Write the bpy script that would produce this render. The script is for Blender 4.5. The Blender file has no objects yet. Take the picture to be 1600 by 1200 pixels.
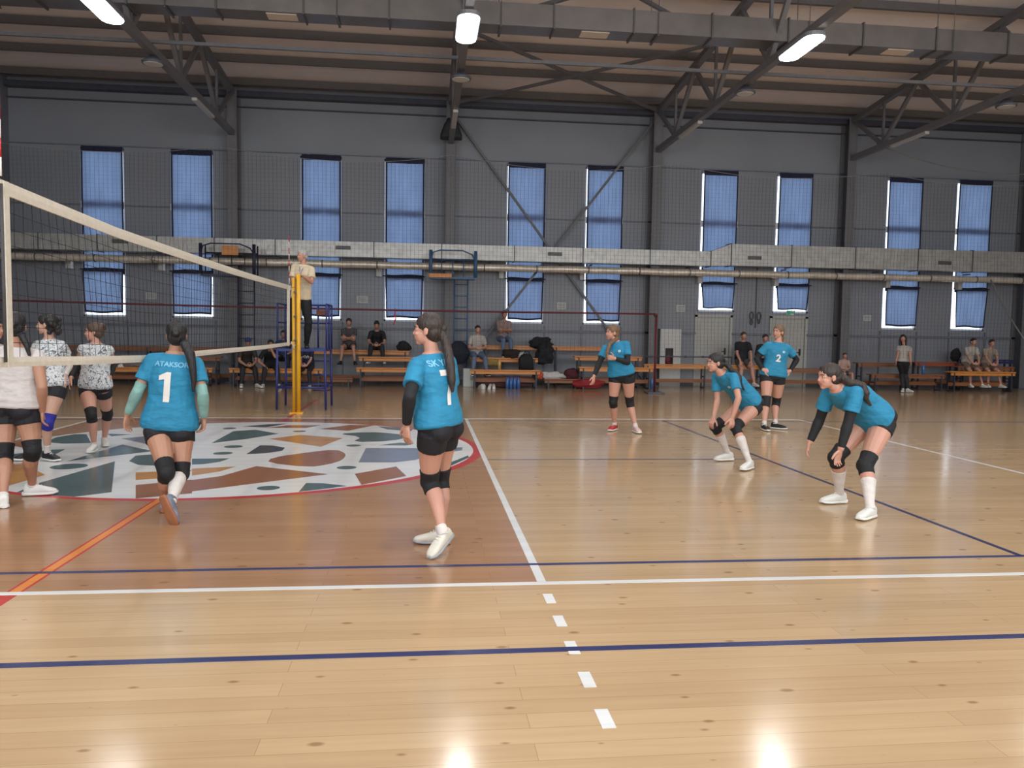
import bpy, bmesh, math, random
from mathutils import Vector, Matrix, Quaternion, noise
from mathutils.bvhtree import BVHTree
random.seed(7)
C = bpy.context.scene.collection
V = Vector
# ------------------------------------------------------------------ camera
CX, CY, CZ = 2.2904, -4.6190, 1.5066
YAW, PITCH, ROLL, FPX = 0.11006, -0.065647, 0.015335, 1234.44
_f = V((math.sin(YAW)*math.cos(PITCH), math.cos(YAW)*math.cos(PITCH), math.sin(PITCH)))
_r0 = V((math.cos(YAW), -math.sin(YAW), 0)); _u0 = _r0.cross(_f)
_r = _r0*math.cos(ROLL)+_u0*math.sin(ROLL); _u = -_r0*math.sin(ROLL)+_u0*math.cos(ROLL)
cam_d = bpy.data.cameras.new('camera'); cam = bpy.data.objects.new('camera', cam_d); C.objects.link(cam)
cam_d.sensor_width = 36.0; cam_d.lens = FPX/1600*36.0; cam_d.clip_start = 0.05; cam_d.clip_end = 300
M = Matrix((( _r.x, _u.x, -_f.x, CX), (_r.y, _u.y, -_f.y, CY), (_r.z, _u.z, -_f.z, CZ), (0,0,0,1)))
cam.matrix_world = M
bpy.context.scene.camera = cam
CAM = V((CX, CY, CZ))
def ray(q): return _f + _r*((q[0]-800)/FPX) - _u*((q[1]-600)/FPX)
def at(q, axis, v):
    """measured point of the photograph turned into a place in the hall (on the plane axis=v)"""
    d = ray(q); t = (v-CAM[axis])/d[axis]; return CAM + d*t
# ------------------------------------------------------------------ view, sky and lamps' levels
vs = bpy.context.scene.view_settings
vs.view_transform = 'Standard'; vs.look = 'None'; vs.gamma = 1.0; vs.use_curve_mapping = False; vs.exposure = -0.12
wd = bpy.data.worlds.new('sky'); bpy.context.scene.world = wd; wd.use_nodes = True
bg = wd.node_tree.nodes['Background']; bg.inputs['Color'].default_value = (0.80, 0.90, 1.0, 1); bg.inputs['Strength'].default_value = 2.6
LAMP_WATTS = 54.0       # each lit high-bay lamp
LAMP_GLOW = 22.0
DAY_WATTS = 430.0      # daylight through each window group of the front wall (behind the camera)
bpy.context.scene.cycles.max_bounces = 8
bpy.context.scene.cycles.diffuse_bounces = 4
bpy.context.scene.cycles.transparent_max_bounces = 16
bpy.context.scene.cycles.caustics_reflective = False
bpy.context.scene.cycles.caustics_refractive = False
bpy.context.scene.cycles.sample_clamp_indirect = 4.0
# ------------------------------------------------------------------ materials
MATS = {}
def s2l(c):
    def g(x):
        x /= 255.0
        return x/12.92 if x <= 0.04045 else ((x+0.055)/1.055)**2.4
    return (g(c[0]), g(c[1]), g(c[2]), 1)
def mat(name, col, rough=0.6, metal=0.0, var=0.12, scale=12.0, bump=0.0, bscale=40.0, emit=None, estr=0.0, spec=0.5, stretch=(1,1,1), sss=0.0):
    """principled material with noise-driven tone variation; col is sRGB 0-255"""
    if name in MATS: return MATS[name]
    m = bpy.data.materials.new(name); m.use_nodes = True; MATS[name] = m
    nt = m.node_tree; b = nt.nodes['Principled BSDF']
    b.inputs['Roughness'].default_value = rough; b.inputs['Metallic'].default_value = metal
    b.inputs['Specular IOR Level'].default_value = spec
    tc = nt.nodes.new('ShaderNodeTexCoord'); mp = nt.nodes.new('ShaderNodeMapping'); mp.inputs['Scale'].default_value = stretch
    nt.links.new(tc.outputs['Object'], mp.inputs['Vector'])
    nz = nt.nodes.new('ShaderNodeTexNoise'); nz.inputs['Scale'].default_value = scale; nz.inputs['Detail'].default_value = 3
    nt.links.new(mp.outputs['Vector'], nz.inputs['Vector'])
    rp = nt.nodes.new('ShaderNodeValToRGB'); c = s2l(col)
    rp.color_ramp.elements[0].position = 0.3; rp.color_ramp.elements[1].position = 0.7
    rp.color_ramp.elements[0].color = tuple(x*(1-var) for x in c[:3])+(1,)
    rp.color_ramp.elements[1].color = tuple(min(1, x*(1+var)) for x in c[:3])+(1,)
    nt.links.new(nz.outputs['Fac'], rp.inputs['Fac']); nt.links.new(rp.outputs['Color'], b.inputs['Base Color'])
    if bump:
        n2 = nt.nodes.new('ShaderNodeTexNoise'); n2.inputs['Scale'].default_value = bscale; n2.inputs['Detail'].default_value = 2
        nt.links.new(mp.outputs['Vector'], n2.inputs['Vector'])
        bp = nt.nodes.new('ShaderNodeBump'); bp.inputs['Strength'].default_value = bump; bp.inputs['Distance'].default_value = 0.02
        nt.links.new(n2.outputs['Fac'], bp.inputs['Height']); nt.links.new(bp.outputs['Normal'], b.inputs['Normal'])
    if sss:
        b.inputs['Subsurface Weight'].default_value = sss; b.inputs['Subsurface Radius'].default_value = (0.02, 0.008, 0.004); b.inputs['Subsurface Scale'].default_value = 0.5
    if emit:
        b.inputs['Emission Color'].default_value = s2l(emit); b.inputs['Emission Strength'].default_value = estr
    return m
def floor_mat(name, tones, board=0.115, rough=0.2, knots=True, wood=True, spec=0.5):
    m = bpy.data.materials.new(name); m.use_nodes = True; nt = m.node_tree; N = nt.nodes.new; L = nt.links.new
    b = nt.nodes['Principled BSDF']; b.inputs['Specular IOR Level'].default_value = spec
    geo = N('ShaderNodeNewGeometry')
    br = N('ShaderNodeTexBrick'); br.offset = 0.37; br.offset_frequency = 2
    br.inputs['Scale'].default_value = 1.0; br.inputs['Mortar Size'].default_value = 0.0016; br.inputs['Mortar Smooth'].default_value = 0.3
    br.inputs['Bias'].default_value = 0.0; br.inputs['Brick Width'].default_value = 2.7; br.inputs['Row Height'].default_value = board
    br.inputs['Color1'].default_value = (0,0,0,1); br.inputs['Color2'].default_value = (1,1,1,1); br.inputs['Mortar'].default_value = (0.5,0.5,0.5,1)
    L(geo.outputs['Position'], br.inputs['Vector'])
    ramp = N('ShaderNodeValToRGB'); ramp.color_ramp.elements[0].color = s2l(tones[0]); ramp.color_ramp.elements[1].color = s2l(tones[1])
    # grain stretched along the boards
    mp = N('ShaderNodeMapping'); mp.inputs['Scale'].default_value = (0.9, 16, 1); L(geo.outputs['Position'], mp.inputs['Vector'])
    gr = N('ShaderNodeTexNoise'); gr.inputs['Scale'].default_value = 1.6; gr.inputs['Detail'].default_value = 5; L(mp.outputs['Vector'], gr.inputs['Vector'])
    mx = N('ShaderNodeMix'); mx.data_type = 'FLOAT'; mx.inputs[0].default_value = 0.68
    L(br.outputs['Color'], mx.inputs[2]); L(gr.outputs['Fac'], mx.inputs[3]); L(mx.outputs[0], ramp.inputs['Fac'])
    # large tone drift
    dr = N('ShaderNodeTexNoise'); dr.inputs['Scale'].default_value = 0.5; L(geo.outputs['Position'], dr.inputs['Vector'])
    mr = N('ShaderNodeMapRange'); mr.inputs['To Min'].default_value = 0.86; mr.inputs['To Max'].default_value = 1.12; L(dr.outputs['Fac'], mr.inputs['Value'])
    m1 = N('ShaderNodeMix'); m1.data_type = 'RGBA'; m1.blend_type = 'MULTIPLY'; m1.inputs[0].default_value = 1
    L(ramp.outputs['Color'], m1.inputs[6]); L(mr.outputs['Result'], m1.inputs[7])
    col = m1.outputs[2]
    # seams
    m2 = N('ShaderNodeMix'); m2.data_type = 'RGBA'; m2.blend_type = 'MIX'; sc_ = N('ShaderNodeMath'); sc_.operation = 'MULTIPLY'; sc_.inputs[1].default_value = 0.45 if wood else 0.12
    L(br.outputs['Fac'], sc_.inputs[0]); L(sc_.outputs[0], m2.inputs[0]); L(col, m2.inputs[6]); m2.inputs[7].default_value = s2l((110, 82, 52)); col = m2.outputs[2]
    if knots:
        mp2 = N('ShaderNodeMapping'); mp2.inputs['Scale'].default_value = (2.6, 5.2, 1); L(geo.outputs['Position'], mp2.inputs['Vector'])
        vo = N('ShaderNodeTexVoronoi'); vo.voronoi_dimensions = '2D'; vo.inputs['Scale'].default_value = 1.0; vo.inputs['Randomness'].default_value = 1.0; L(mp2.outputs['Vector'], vo.inputs['Vector'])
        sepc = N('ShaderNodeSeparateColor'); L(vo.outputs['Color'], sepc.inputs[0])
        thr = N('ShaderNodeMapRange'); thr.inputs['From Min'].default_value = 0.5; thr.inputs['From Max'].default_value = 1.0; thr.inputs['To Min'].default_value = 0.0; thr.inputs['To Max'].default_value = 0.085
        L(sepc.outputs[0], thr.inputs['Value'])
        sub = N('ShaderNodeMath'); sub.operation = 'SUBTRACT'; L(thr.outputs['Result'], sub.inputs[0]); L(vo.outputs['Distance'], sub.inputs[1])
        mk = N('ShaderNodeMapRange'); mk.inputs['From Min'].default_value = -0.02; mk.inputs['From Max'].default_value = 0.03; mk.inputs['To Max'].default_value = 0.6; L(sub.outputs[0], mk.inputs['Value'])
        m3 = N('ShaderNodeMix'); m3.data_type = 'RGBA'; L(mk.outputs['Result'], m3.inputs[0]); L(col, m3.inputs[6]); m3.inputs[7].default_value = s2l((112, 76, 46)); col = m3.outputs[2]
    L(col, b.inputs['Base Color'])
    rn = N('ShaderNodeTexNoise'); rn.inputs['Scale'].default_value = 3.0; rn.inputs['Detail'].default_value = 4; L(geo.outputs['Position'], rn.inputs['Vector'])
    rr = N('ShaderNodeMapRange'); rr.inputs['To Min'].default_value = rough-0.05; rr.inputs['To Max'].default_value = rough+0.08; L(rn.outputs['Fac'], rr.inputs['Value']); L(rr.outputs['Result'], b.inputs['Roughness'])
    mp3 = N('ShaderNodeMapping'); mp3.inputs['Scale'].default_value = (1.5, 8, 1); L(geo.outputs['Position'], mp3.inputs['Vector'])
    bn = N('ShaderNodeTexNoise'); bn.inputs['Scale'].default_value = 1.3; bn.inputs['Detail'].default_value = 2; L(mp3.outputs['Vector'], bn.inputs['Vector'])
    bp = N('ShaderNodeBump'); bp.inputs['Strength'].default_value = 0.10; bp.inputs['Distance'].default_value = 0.004
    L(bn.outputs['Fac'], bp.inputs['Height']); L(bp.outputs['Normal'], b.inputs['Normal'])
    return m
def panel_mat(name, col, axis=0, pitch=0.2, rough=0.45, depth=0.25):
    """sheet-metal cladding: fine vertical profiling along one axis"""
    m = bpy.data.materials.new(name); m.use_nodes = True; nt = m.node_tree; N = nt.nodes.new; L = nt.links.new
    b = nt.nodes['Principled BSDF']; b.inputs['Roughness'].default_value = rough
    geo = N('ShaderNodeNewGeometry'); nz = N('ShaderNodeTexNoise'); nz.inputs['Scale'].default_value = 0.7; nz.inputs['Detail'].default_value = 3; L(geo.outputs['Position'], nz.inputs['Vector'])
    rp = N('ShaderNodeValToRGB'); c = s2l(col); rp.color_ramp.elements[0].color = tuple(x*0.86 for x in c[:3])+(1,); rp.color_ramp.elements[1].color = tuple(x*1.12 for x in c[:3])+(1,)
    L(nz.outputs['Fac'], rp.inputs['Fac']); L(rp.outputs['Color'], b.inputs['Base Color'])
    wv = N('ShaderNodeTexWave'); wv.bands_direction = 'XYZ'[axis]; wv.inputs['Scale'].default_value = 0.314/pitch; L(geo.outputs['Position'], wv.inputs['Vector'])
    bp = N('ShaderNodeBump'); bp.inputs['Strength'].default_value = depth; bp.inputs['Distance'].default_value = 0.01; L(wv.outputs['Fac'], bp.inputs['Height']); L(bp.outputs['Normal'], b.inputs['Normal'])
    return m
# ------------------------------------------------------------------ mesh helpers
def link(o, parent=None):
    C.objects.link(o)
    if parent is not None: o.parent = parent
    return o
def tag(o, label=None, cat=None, group=None, kind=None):
    if label: o['label'] = label
    if cat: o['category'] = cat
    if group: o['group'] = group
    if kind: o['kind'] = kind
    return o
def empty(name, loc, label, cat, group=None, rz=0.0):
    o = bpy.data.objects.new(name, None); o.location = loc; o.rotation_euler = (0,0,rz); link(o); o.empty_display_size = 0.1
    return tag(o, label, cat, group)
class MB:
    """collects shapes and links them as one mesh"""
    def __init__(s, off=(0,0,0)): s.bm = bmesh.new(); s.mi = 0; s.off = V(off)
    def _face(s, vs_):
        try: f = s.bm.faces.new(vs_); f.material_index = s.mi; return f
        except ValueError: return None
    def box(s, a, b, bevel=0.0):
        a = V(a)-s.off; b = V(b)-s.off
        x0,x1 = sorted((a.x,b.x)); y0,y1 = sorted((a.y,b.y)); z0,z1 = sorted((a.z,b.z))
        p = [s.bm.verts.new(c) for c in ((x0,y0,z0),(x1,y0,z0),(x1,y1,z0),(x0,y1,z0),(x0,y0,z1),(x1,y0,z1),(x1,y1,z1),(x0,y1,z1))]
        fs = [s._face([p[i] for i in q]) for q in ((3,2,1,0),(4,5,6,7),(0,1,5,4),(1,2,6,5),(2,3,7,6),(3,0,4,7))]
        if bevel:
            es = list({e for f in fs for e in f.edges}); r = bmesh.ops.bevel(s.bm, geom=es, offset=bevel, segments=2, profile=0.5, affect='EDGES')
            for f in r['faces']: f.material_index = s.mi
        return s
    def obox(s, c, ax, ay, az):
        """oriented box: centre and three half-axis vectors"""
        c = V(c)-s.off; ax, ay, az = V(ax), V(ay), V(az)
        p = [s.bm.verts.new(c+ax*i+ay*j+az*k) for k in (-1,1) for i,j in ((-1,-1),(1,-1),(1,1),(-1,1))]
        for q in ((3,2,1,0),(4,5,6,7),(0,1,5,4),(1,2,6,5),(2,3,7,6),(3,0,4,7)): s._face([p[i] for i in q])
        return s
    def bar(s, a, b, w, h=None, up=(0,0,1)):
        """rectangular bar from a to b"""
        a, b = V(a), V(b); h = h or w; d = (b-a); L_ = d.length; d.normalize(); u = V(up)
        if abs(d.dot(u)) > 0.98: u = V((1,0,0))
        sd = d.cross(u).normalized(); u = sd.cross(d)
        return s.obox((a+b)/2, d*(L_/2), sd*(w/2), u*(h/2))
    def tube(s, pts, r, n=8, caps=True, closed=False):
        pts = [V(p)-s.off for p in pts]; rs = r if isinstance(r, (list, tuple)) else [r]*len(pts)
        rings = []; prev = None
        for i, p in enumerate(pts):
            t = (pts[min(i+1, len(pts)-1)]-pts[max(i-1, 0)]).normalized()
            if prev is None:
                u = V((0,0,1)) if abs(t.z) < 0.9 else V((1,0,0)); u = (u - t*u.dot(t)).normalized()
            else: u = (prev - t*prev.dot(t)).normalized()
            prev = u; w = t.cross(u)
            rings.append([s.bm.verts.new(p+(u*math.cos(2*math.pi*k/n)+w*math.sin(2*math.pi*k/n))*rs[i]) for k in range(n)])
        for a, b in zip(rings, rings[1:]):
            for k in range(n):
                f = s._face([a[k], a[(k+1)%n], b[(k+1)%n], b[k]])
                if f: f.smooth = True
        if caps: s._face(rings[0][::-1]); s._face(rings[-1])
        return s
    def loft(s, rings, n=16, smooth=True):
        """rings: (centre, u-vector, v-vector[, back-scale[, squareness]]) -> closed solid"""
        RR = []
        for R_ in rings:
            c, u, v = V(R_[0])-s.off, V(R_[1]), V(R_[2]); bs = R_[3] if len(R_) > 3 else 1.0; e = R_[4] if len(R_) > 4 else 2.0
            row = []
            for k in range(n):
                a = 2*math.pi*k/n; ca, sa = math.cos(a), math.sin(a)
                if e != 2.0:
                    ca = math.copysign(abs(ca)**(2/e), ca); sa = math.copysign(abs(sa)**(2/e), sa)
                row.append(s.bm.verts.new(c+u*ca+v*sa*(bs if sa < 0 else 1)))
            RR.append(row)
        for a, b in zip(RR, RR[1:]):
            for k in range(n):
                f = s._face([a[k], a[(k+1)%n], b[(k+1)%n], b[k]])
                if f: f.smooth = smooth
        s._face(RR[0][::-1]); s._face(RR[-1])
        return s
    def ell(s, c, ax, ay, az, nu=14, nv=9):
        """ellipsoid from three half-axis vectors"""
        c = V(c)-s.off; ax, ay, az = V(ax), V(ay), V(az)
        rows = []
        for j in range(1, nv):
            ph = math.pi*j/nv; rows.append([s.bm.verts.new(c+(ax*math.cos(2*math.pi*i/nu)+ay*math.sin(2*math.pi*i/nu))*math.sin(ph)+az*math.cos(ph)) for i in range(nu)])
        t = s.bm.verts.new(c+az); b = s.bm.verts.new(c-az); fs = []
        for a, d in zip(rows, rows[1:]):
            for i in range(nu): fs.append(s._face([a[i], d[i], d[(i+1)%nu], a[(i+1)%nu]]))
        for i in range(nu): fs.append(s._face([t, rows[0][i], rows[0][(i+1)%nu]])); fs.append(s._face([b, rows[-1][(i+1)%nu], rows[-1][i]]))
        for f in fs:
            if f: f.smooth = True
        return s
    def poly(s, pts, z0, z1):
        """flat polygon slab"""
        lo = [s.bm.verts.new(V((p[0], p[1], z0))-s.off) for p in pts]; hi = [s.bm.verts.new(V((p[0], p[1], z1))-s.off) for p in pts]
        s._face(hi); s._face(lo[::-1]); n = len(pts)
        for i in range(n): s._face([lo[i], lo[(i+1)%n], hi[(i+1)%n], hi[i]])
        return s
    def mesh(s, name, mats, recalc=True):
        if recalc: bmesh.ops.recalc_face_normals(s.bm, faces=s.bm.faces)
        me = bpy.data.meshes.new(name); s.bm.to_mesh(me); s.bm.free()
        for m in (mats if isinstance(mats, (list, tuple)) else [mats]): me.materials.append(m)
        return me
    def build(s, name, mats, parent=None, recalc=True):
        return link(bpy.data.objects.new(name, s.mesh(name, mats, recalc)), parent)
def copy_tree(o, loc=None, label=None, rz=None, parent=None):
    c = o.copy(); C.objects.link(c)
    if parent is not None: c.parent = parent
    if loc is not None: c.location = loc
    if rz is not None: c.rotation_euler.z = rz
    if label: c['label'] = label
    for ch in list(o.children): copy_tree(ch, parent=c)
    return c
def place(o, mb_off):  # thing made of one mesh, modelled relative to off
    o.location = mb_off; return o
# ------------------------------------------------------------------ palette
steel = mat('painted_steel', (108, 106, 108), 0.5, var=0.08)
steel_dark = mat('dark_steel', (84, 86, 94), 0.5, var=0.08)
WALLC = (134, 136, 142)
wall_m = panel_mat('wall_cladding', WALLC, 0, 0.25, 0.5, 0.05)
roof_m = panel_mat('roof_sheet', (238, 228, 224), 1, 0.3, 0.6, 0.2)
wood_floor = floor_mat('maple_boards', ((164, 134, 100), (192, 164, 128)), rough=0.135)
zone_floor = floor_mat('brown_stained_boards', ((144, 106, 76), (170, 130, 98)), rough=0.15)
white_paint = floor_mat('white_floor_paint', ((196, 196, 196), (222, 222, 220)), knots=False, wood=False, rough=0.2)
def paint(name, c): return floor_mat(name, (tuple(x*0.92 for x in c), tuple(min(255, x*1.08) for x in c)), knots=False, wood=False, rough=0.2)
blue_paint = paint('blue_floor_paint', (52, 56, 92)); orange_paint = paint('orange_floor_paint', (206, 126, 52)); red_paint = paint('red_floor_paint', (176, 44, 42))
green_paint = paint('grey_green_floor_paint', (74, 94, 96)); tan_paint = paint('tan_floor_paint', (176, 126, 72)); brown_paint = paint('brown_floor_paint', (140, 92, 64))
slate_paint = paint('slate_floor_paint', (116, 124, 140)); char_paint = paint('charcoal_floor_paint', (66, 66, 70)); ring_paint = paint('ring_floor_paint', (178, 58, 58))
# ------------------------------------------------------------------ hall shell
WX0, WX1, WY0, WY1, EAVE, RIDGE_Y = -8.75, 20.85, -7.6, 18.1, 8.1, 5.25
def roof_z(y): return EAVE + 0.09*(WY1-y if y > RIDGE_Y else y-WY0)
COLS = [-2.9, 2.95, 8.82, 14.65, 20.45]
b = MB(); b.box((WX0-0.3, WY0-0.3, -0.2), (WX1+0.3, WY1+0.3, 0)); floor = tag(b.build('floor', wood_floor), kind='structure')
def fpart(name, m, z0, z1, *polys, label=None):
    b = MB()
    for p in polys: b.poly(p, z0, z1)
    o = b.build(name, m, floor, recalc=True)
    if label: o['label'] = label
    return o
def rect(x0, y0, x1, y1): return [(x0, y0), (x1, y0), (x1, y1), (x0, y1)]
fpart('front_zone', zone_floor, -0.001, 0.0008, rect(-3.05, 0.0, 3.0, 9.0), label='brown stained front zone of the court')
# white lines of the volleyball court
for nm, rc in (('near sideline', rect(-9, -0.025, 9.05, 0.025)), ('far sideline', rect(-9, 8.96, 9.05, 9.01)), ('attack line', rect(2.975, 0.02, 3.03, 8.97)), ('other attack line', rect(-3.05, 0.02, -3.0, 8.97)), ('end line', rect(9.0, 0.02, 9.05, 8.97))):
    fpart('court_line', white_paint, -0.001, 0.0021, rc, label='white '+nm)
for k in range(5):
    y = -0.2-0.35*k; fpart('line_dash', white_paint, -0.001, 0.0025, rect(2.975, y-0.15, 3.03, y))
for rc in (rect(-9, -1.02, 20, -0.97), rect(-9, 0.365, 20, 0.405), rect(6.42, 0.4, 6.46, 8.78), rect(3.03, 4.58, 6.42, 4.605), rect(-9, 8.66, 20, 8.69)):
    fpart('court_line', blue_paint, -0.001, 0.0030, rc, label='dark blue line')
fpart('center_line', red_paint, -0.001, 0.0010, rect(-0.045, 0.02, 0.045, 2.6), label='orange center line with red edges')
fpart('center_line', orange_paint, -0.001, 0.0014, rect(-0.028, 0.02, 0.028, 2.6))
fpart('center_line', red_paint, -0.001, 0.0014, rect(-0.03, 8.5, 0.03, 12.6), label='red end of the center line'); fpart('center_line', red_paint, -0.001, 0.0014, rect(-0.06, -3, 0.04, -0.03))
# terrazzo-like centre circle: pieces measured on the floor
MC = (0.02, 5.43); MR = 3.0
circ = lambda r, n=96: [(MC[0]+r*math.cos(2*math.pi*i/n), MC[1]+r*math.sin(2*math.pi*i/n)) for i in range(n)]
fpart('center_ring', ring_paint, -0.001, 0.0012, circ(MR), label='thin red ring around the painted circle')
fpart('center_circle', white_paint, -0.001, 0.0018, [(MC[0]-0.04+2.93*math.cos(2*math.pi*i/96), MC[1]+0.03+2.93*math.sin(2*math.pi*i/96)) for i in range(96)], label='white painted circle with stone-like patches')
def px(*qs): return [tuple(at(q, 2, 0)[:2]) for q in qs]
def crop3(x, y): return (300+x*460/1600, 640+y*460/1600)
def cropL(x, y): return (x*300/1600, 640+y*300/1600)
def rnd(pts, it=2):
    for _ in range(it):
        q = []
        for i in range(len(pts)):
            a, c = pts[i], pts[(i+1) % len(pts)]; q += [(a[0]*.75+c[0]*.25, a[1]*.75+c[1]*.25), (a[0]*.25+c[0]*.75, a[1]*.25+c[1]*.75)]
        pts = q
    return pts
def clipc(pts):
    o = []
    for x, y in pts:
        dx, dy = x-MC[0]+0.04, y-MC[1]-0.03; d = math.hypot(dx, dy)
        if d > 2.93: x, y = MC[0]-0.04+dx*2.93/d, MC[1]+0.03+dy*2.93/d
        o.append((x, y))
    return o
P3 = lambda *a: px(*[crop3(*p) for p in a])
PL = lambda *a: px(*[cropL(*p) for p in a])
mural = [
 (green_paint, [P3((105,183),(225,118),(345,110),(470,132),(300,160)), rnd(P3((780,132),(960,122),(1100,130),(1190,148),(1080,172),(870,178),(925,148)),1), P3((580,448),(620,400),(720,402),(840,416),(720,432)),
   P3((0,268),(205,266),(150,285),(60,298),(0,300)), PL((1075,430),(1130,385),(1310,372),(1600,400),(1500,440),(1310,470),(1150,462)),
   P3((1010,92),(1120,96),(1200,108),(1190,118),(1060,108)), P3((1015,194),(1130,180),(1210,186),(1160,196)), PL((80,400),(80,375),(440,335),(545,332),(440,385),(330,400),(80,420)),
   PL((560,432),(1020,292),(1275,348)), PL((330,612),(958,432),(930,690),(560,745),(330,735),(90,700)), PL((400,262),(470,232),(620,206),(720,206),(760,280),(520,285),(420,275)), PL((890,202),(1100,208),(930,224)),
   P3((1300,330),(1500,250),(1530,262),(1400,310))]),
 (slate_paint, [P3((905,288),(945,210),(1210,210),(1420,222),(1210,275),(1100,288)), PL((1010,242),(1230,222),(1270,300)), P3((1420,208),(1470,206),(1468,222),(1425,228))]),
 (tan_paint, [P3((420,160),(590,138),(820,156),(700,203)), PL((1130,590),(1130,525),(1600,505),(1560,540),(1330,575)), P3((0,322),(240,310),(150,338),(0,360)), PL((60,640),(60,450),(180,445),(375,545),(230,590))]),
 (brown_paint, [rnd(P3((410,290),(430,262),(620,234),(780,216),(840,240),(820,275),(740,300),(630,314)),1), P3((885,350),(1110,310),(1165,362),(920,410)), PL((1130,742),(1130,630),(1400,605),(1600,585),(1600,700)),
   P3((0,446),(0,384),(160,362),(350,308),(740,352),(330,404)), P3((400,100),(520,86),(700,86),(620,100)), P3((690,106),(860,84),(1000,84),(850,116)), PL((100,300),(100,275),(220,245),(200,320))]),
 (char_paint, [P3((295,243),(370,195),(440,196),(505,208),(490,225),(400,238)), P3((270,92),(420,80),(520,76),(400,98))]),
]
for m, polys in mural:
    b = MB()
    for p in polys: b.poly(clipc(p), -0.001, 0.0025)
    b.build('painted_patch', m, floor)
b = MB()
for (x, y, rx, ry) in [(225,202,50,7),(168,238,52,7),(415,427,62,12),(840,316,54,9),(878,196,40,6),(583,119,36,5),(205,103,36,5)]:
    c = at(crop3(x, y), 2, 0); w = abs(at(crop3(x+rx, y), 2, 0).x-c.x); b.poly([(c.x+w*math.cos(t*math.pi/12), c.y+w*math.sin(t*math.pi/12)) for t in range(24)], -0.001, 0.0026)
c = at(cropL(575, 475), 2, 0); b.poly([(c.x+0.18*math.cos(t*math.pi/12), c.y+0.18*math.sin(t*math.pi/12)) for t in range(24)], -0.001, 0.0026)
b.build('painted_dot', green_paint, floor)
# ---- back wall with real openings
WIN = []  # x0, x1, z0
for cx, pair in ((-6.4, 0), (-4.08, 0), (-0.62, 1), (1.68, 1), (5.12, 2), (7.4, 2), (10.85, 3), (13.15, 3), (16.62, 4), (18.87, 4)):
    WIN.append((cx-0.565, cx+0.565, 2.2 if pair == 3 else 1.76))
WTOP = 6.28
DOORS = [(at((1087,500),1,18.1).x, at((1143,500),1,18.1).x), (at((1204,500),1,18.1).x, at((1260,500),1,18.1).x)]
def cells(x0, x1, z0, z1, holes):
    xs = sorted({x0, x1, *[h[0] for h in holes], *[h[1] for h in holes]}); out = []
    for a, c in zip(xs, xs[1:]):
        hs = sorted([(h[2], h[3]) for h in holes if h[0] <= a+1e-6 and h[1] >= c-1e-6]); z = z0
        for h in hs:
            if h[0] > z+1e-6: out.append((a, c, z, h[0]))
            z = max(z, h[1])
        if z < z1-1e-6: out.append((a, c, z, z1))
    return out
holes = [(a, c, z0, WTOP) for a, c, z0 in WIN] + [(a, c, 0.0, 2.1) for a, c in DOORS]
b = MB()
for a, c, z0, z1 in cells(WX0, WX1, 0, 8.6, holes): b.box((a, WY1, z0), (c, WY1+0.2, z1))
tag(b.build('wall_back', wall_m), kind='structure')
wall_side = panel_mat('side_wall_cladding', (124, 126, 134), 1, 0.25, 0.5, 0.12)
b = MB(); b.box((WX0-0.2, WY0-0.2, 0), (WX0, WY1+0.2, 9.6)); tag(b.build('wall_left', wall_side), kind='structure')
b = MB(); b.box((WX1, WY0-0.2, 0), (WX1+0.2, WY1+0.2, 9.6)); tag(b.build('wall_right', wall_side), kind='structure')
FW = [(-7.0, -4.4), (-1.2, 1.4), (4.6, 7.2), (10.4, 13.0), (16.2, 18.8)]
b = MB()
for a, c, z0, z1 in cells(WX0, WX1, 0, 8.6, [(a, c, 2.0, 6.3) for a, c in FW]): b.box((a, WY0-0.2, z0), (c, WY0, z1))
tag(b.build('wall_front', panel_mat('front_wall_cladding', (150, 150, 154), 0, 0.25, 0.5, 0.1)), kind='structure')
for i, (a, c) in enumerate(FW):
    b = MB()
    for x in (a, (a+c)/2-0.03, c-0.06): b.box((x, WY0-0.15, 2.0), (x+0.06, WY0-0.08, 6.3))
    for z in (2.0, 4.2, 6.24): b.box((a, WY0-0.15, z), (c, WY0-0.08, z+0.06))
    tag(b.build('window_%d' % (i+11), mat('front_window_frame', (200, 200, 204), 0.5)), kind='structure')
    ld = bpy.data.lights.new('window_daylight', 'AREA'); ld.shape = 'RECTANGLE'; ld.size = c-a; ld.size_y = 4.3; ld.energy = DAY_WATTS; ld.color = (0.86, 0.94, 1.0)
    lo = bpy.data.objects.new('window_daylight', ld); lo.location = ((a+c)/2, WY0-0.3, 4.15); lo.rotation_euler = (math.radians(90), 0, 0); link(lo)
b = MB()
for y0, y1 in ((WY1+0.2, RIDGE_Y), (RIDGE_Y, WY0-0.2)):
    z0, z1 = roof_z(min(y0, WY1)), roof_z(max(y1, WY0)); v = [b.bm.verts.new(p) for p in ((WX0-.2,y0,z0),(WX1+.2,y0,z0),(WX1+.2,y1,z1),(WX0-.2,y1,z1),(WX0-.2,y0,z0+.12),(WX1+.2,y0,z0+.12),(WX1+.2,y1,z1+.12),(WX0-.2,y1,z1+.12))]
    for q in ((3,2,1,0),(4,5,6,7),(0,1,5,4),(1,2,6,5),(2,3,7,6),(3,0,4,7)): b._face([v[i] for i in q])
tag(b.build('ceiling', roof_m), kind='structure')
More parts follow.
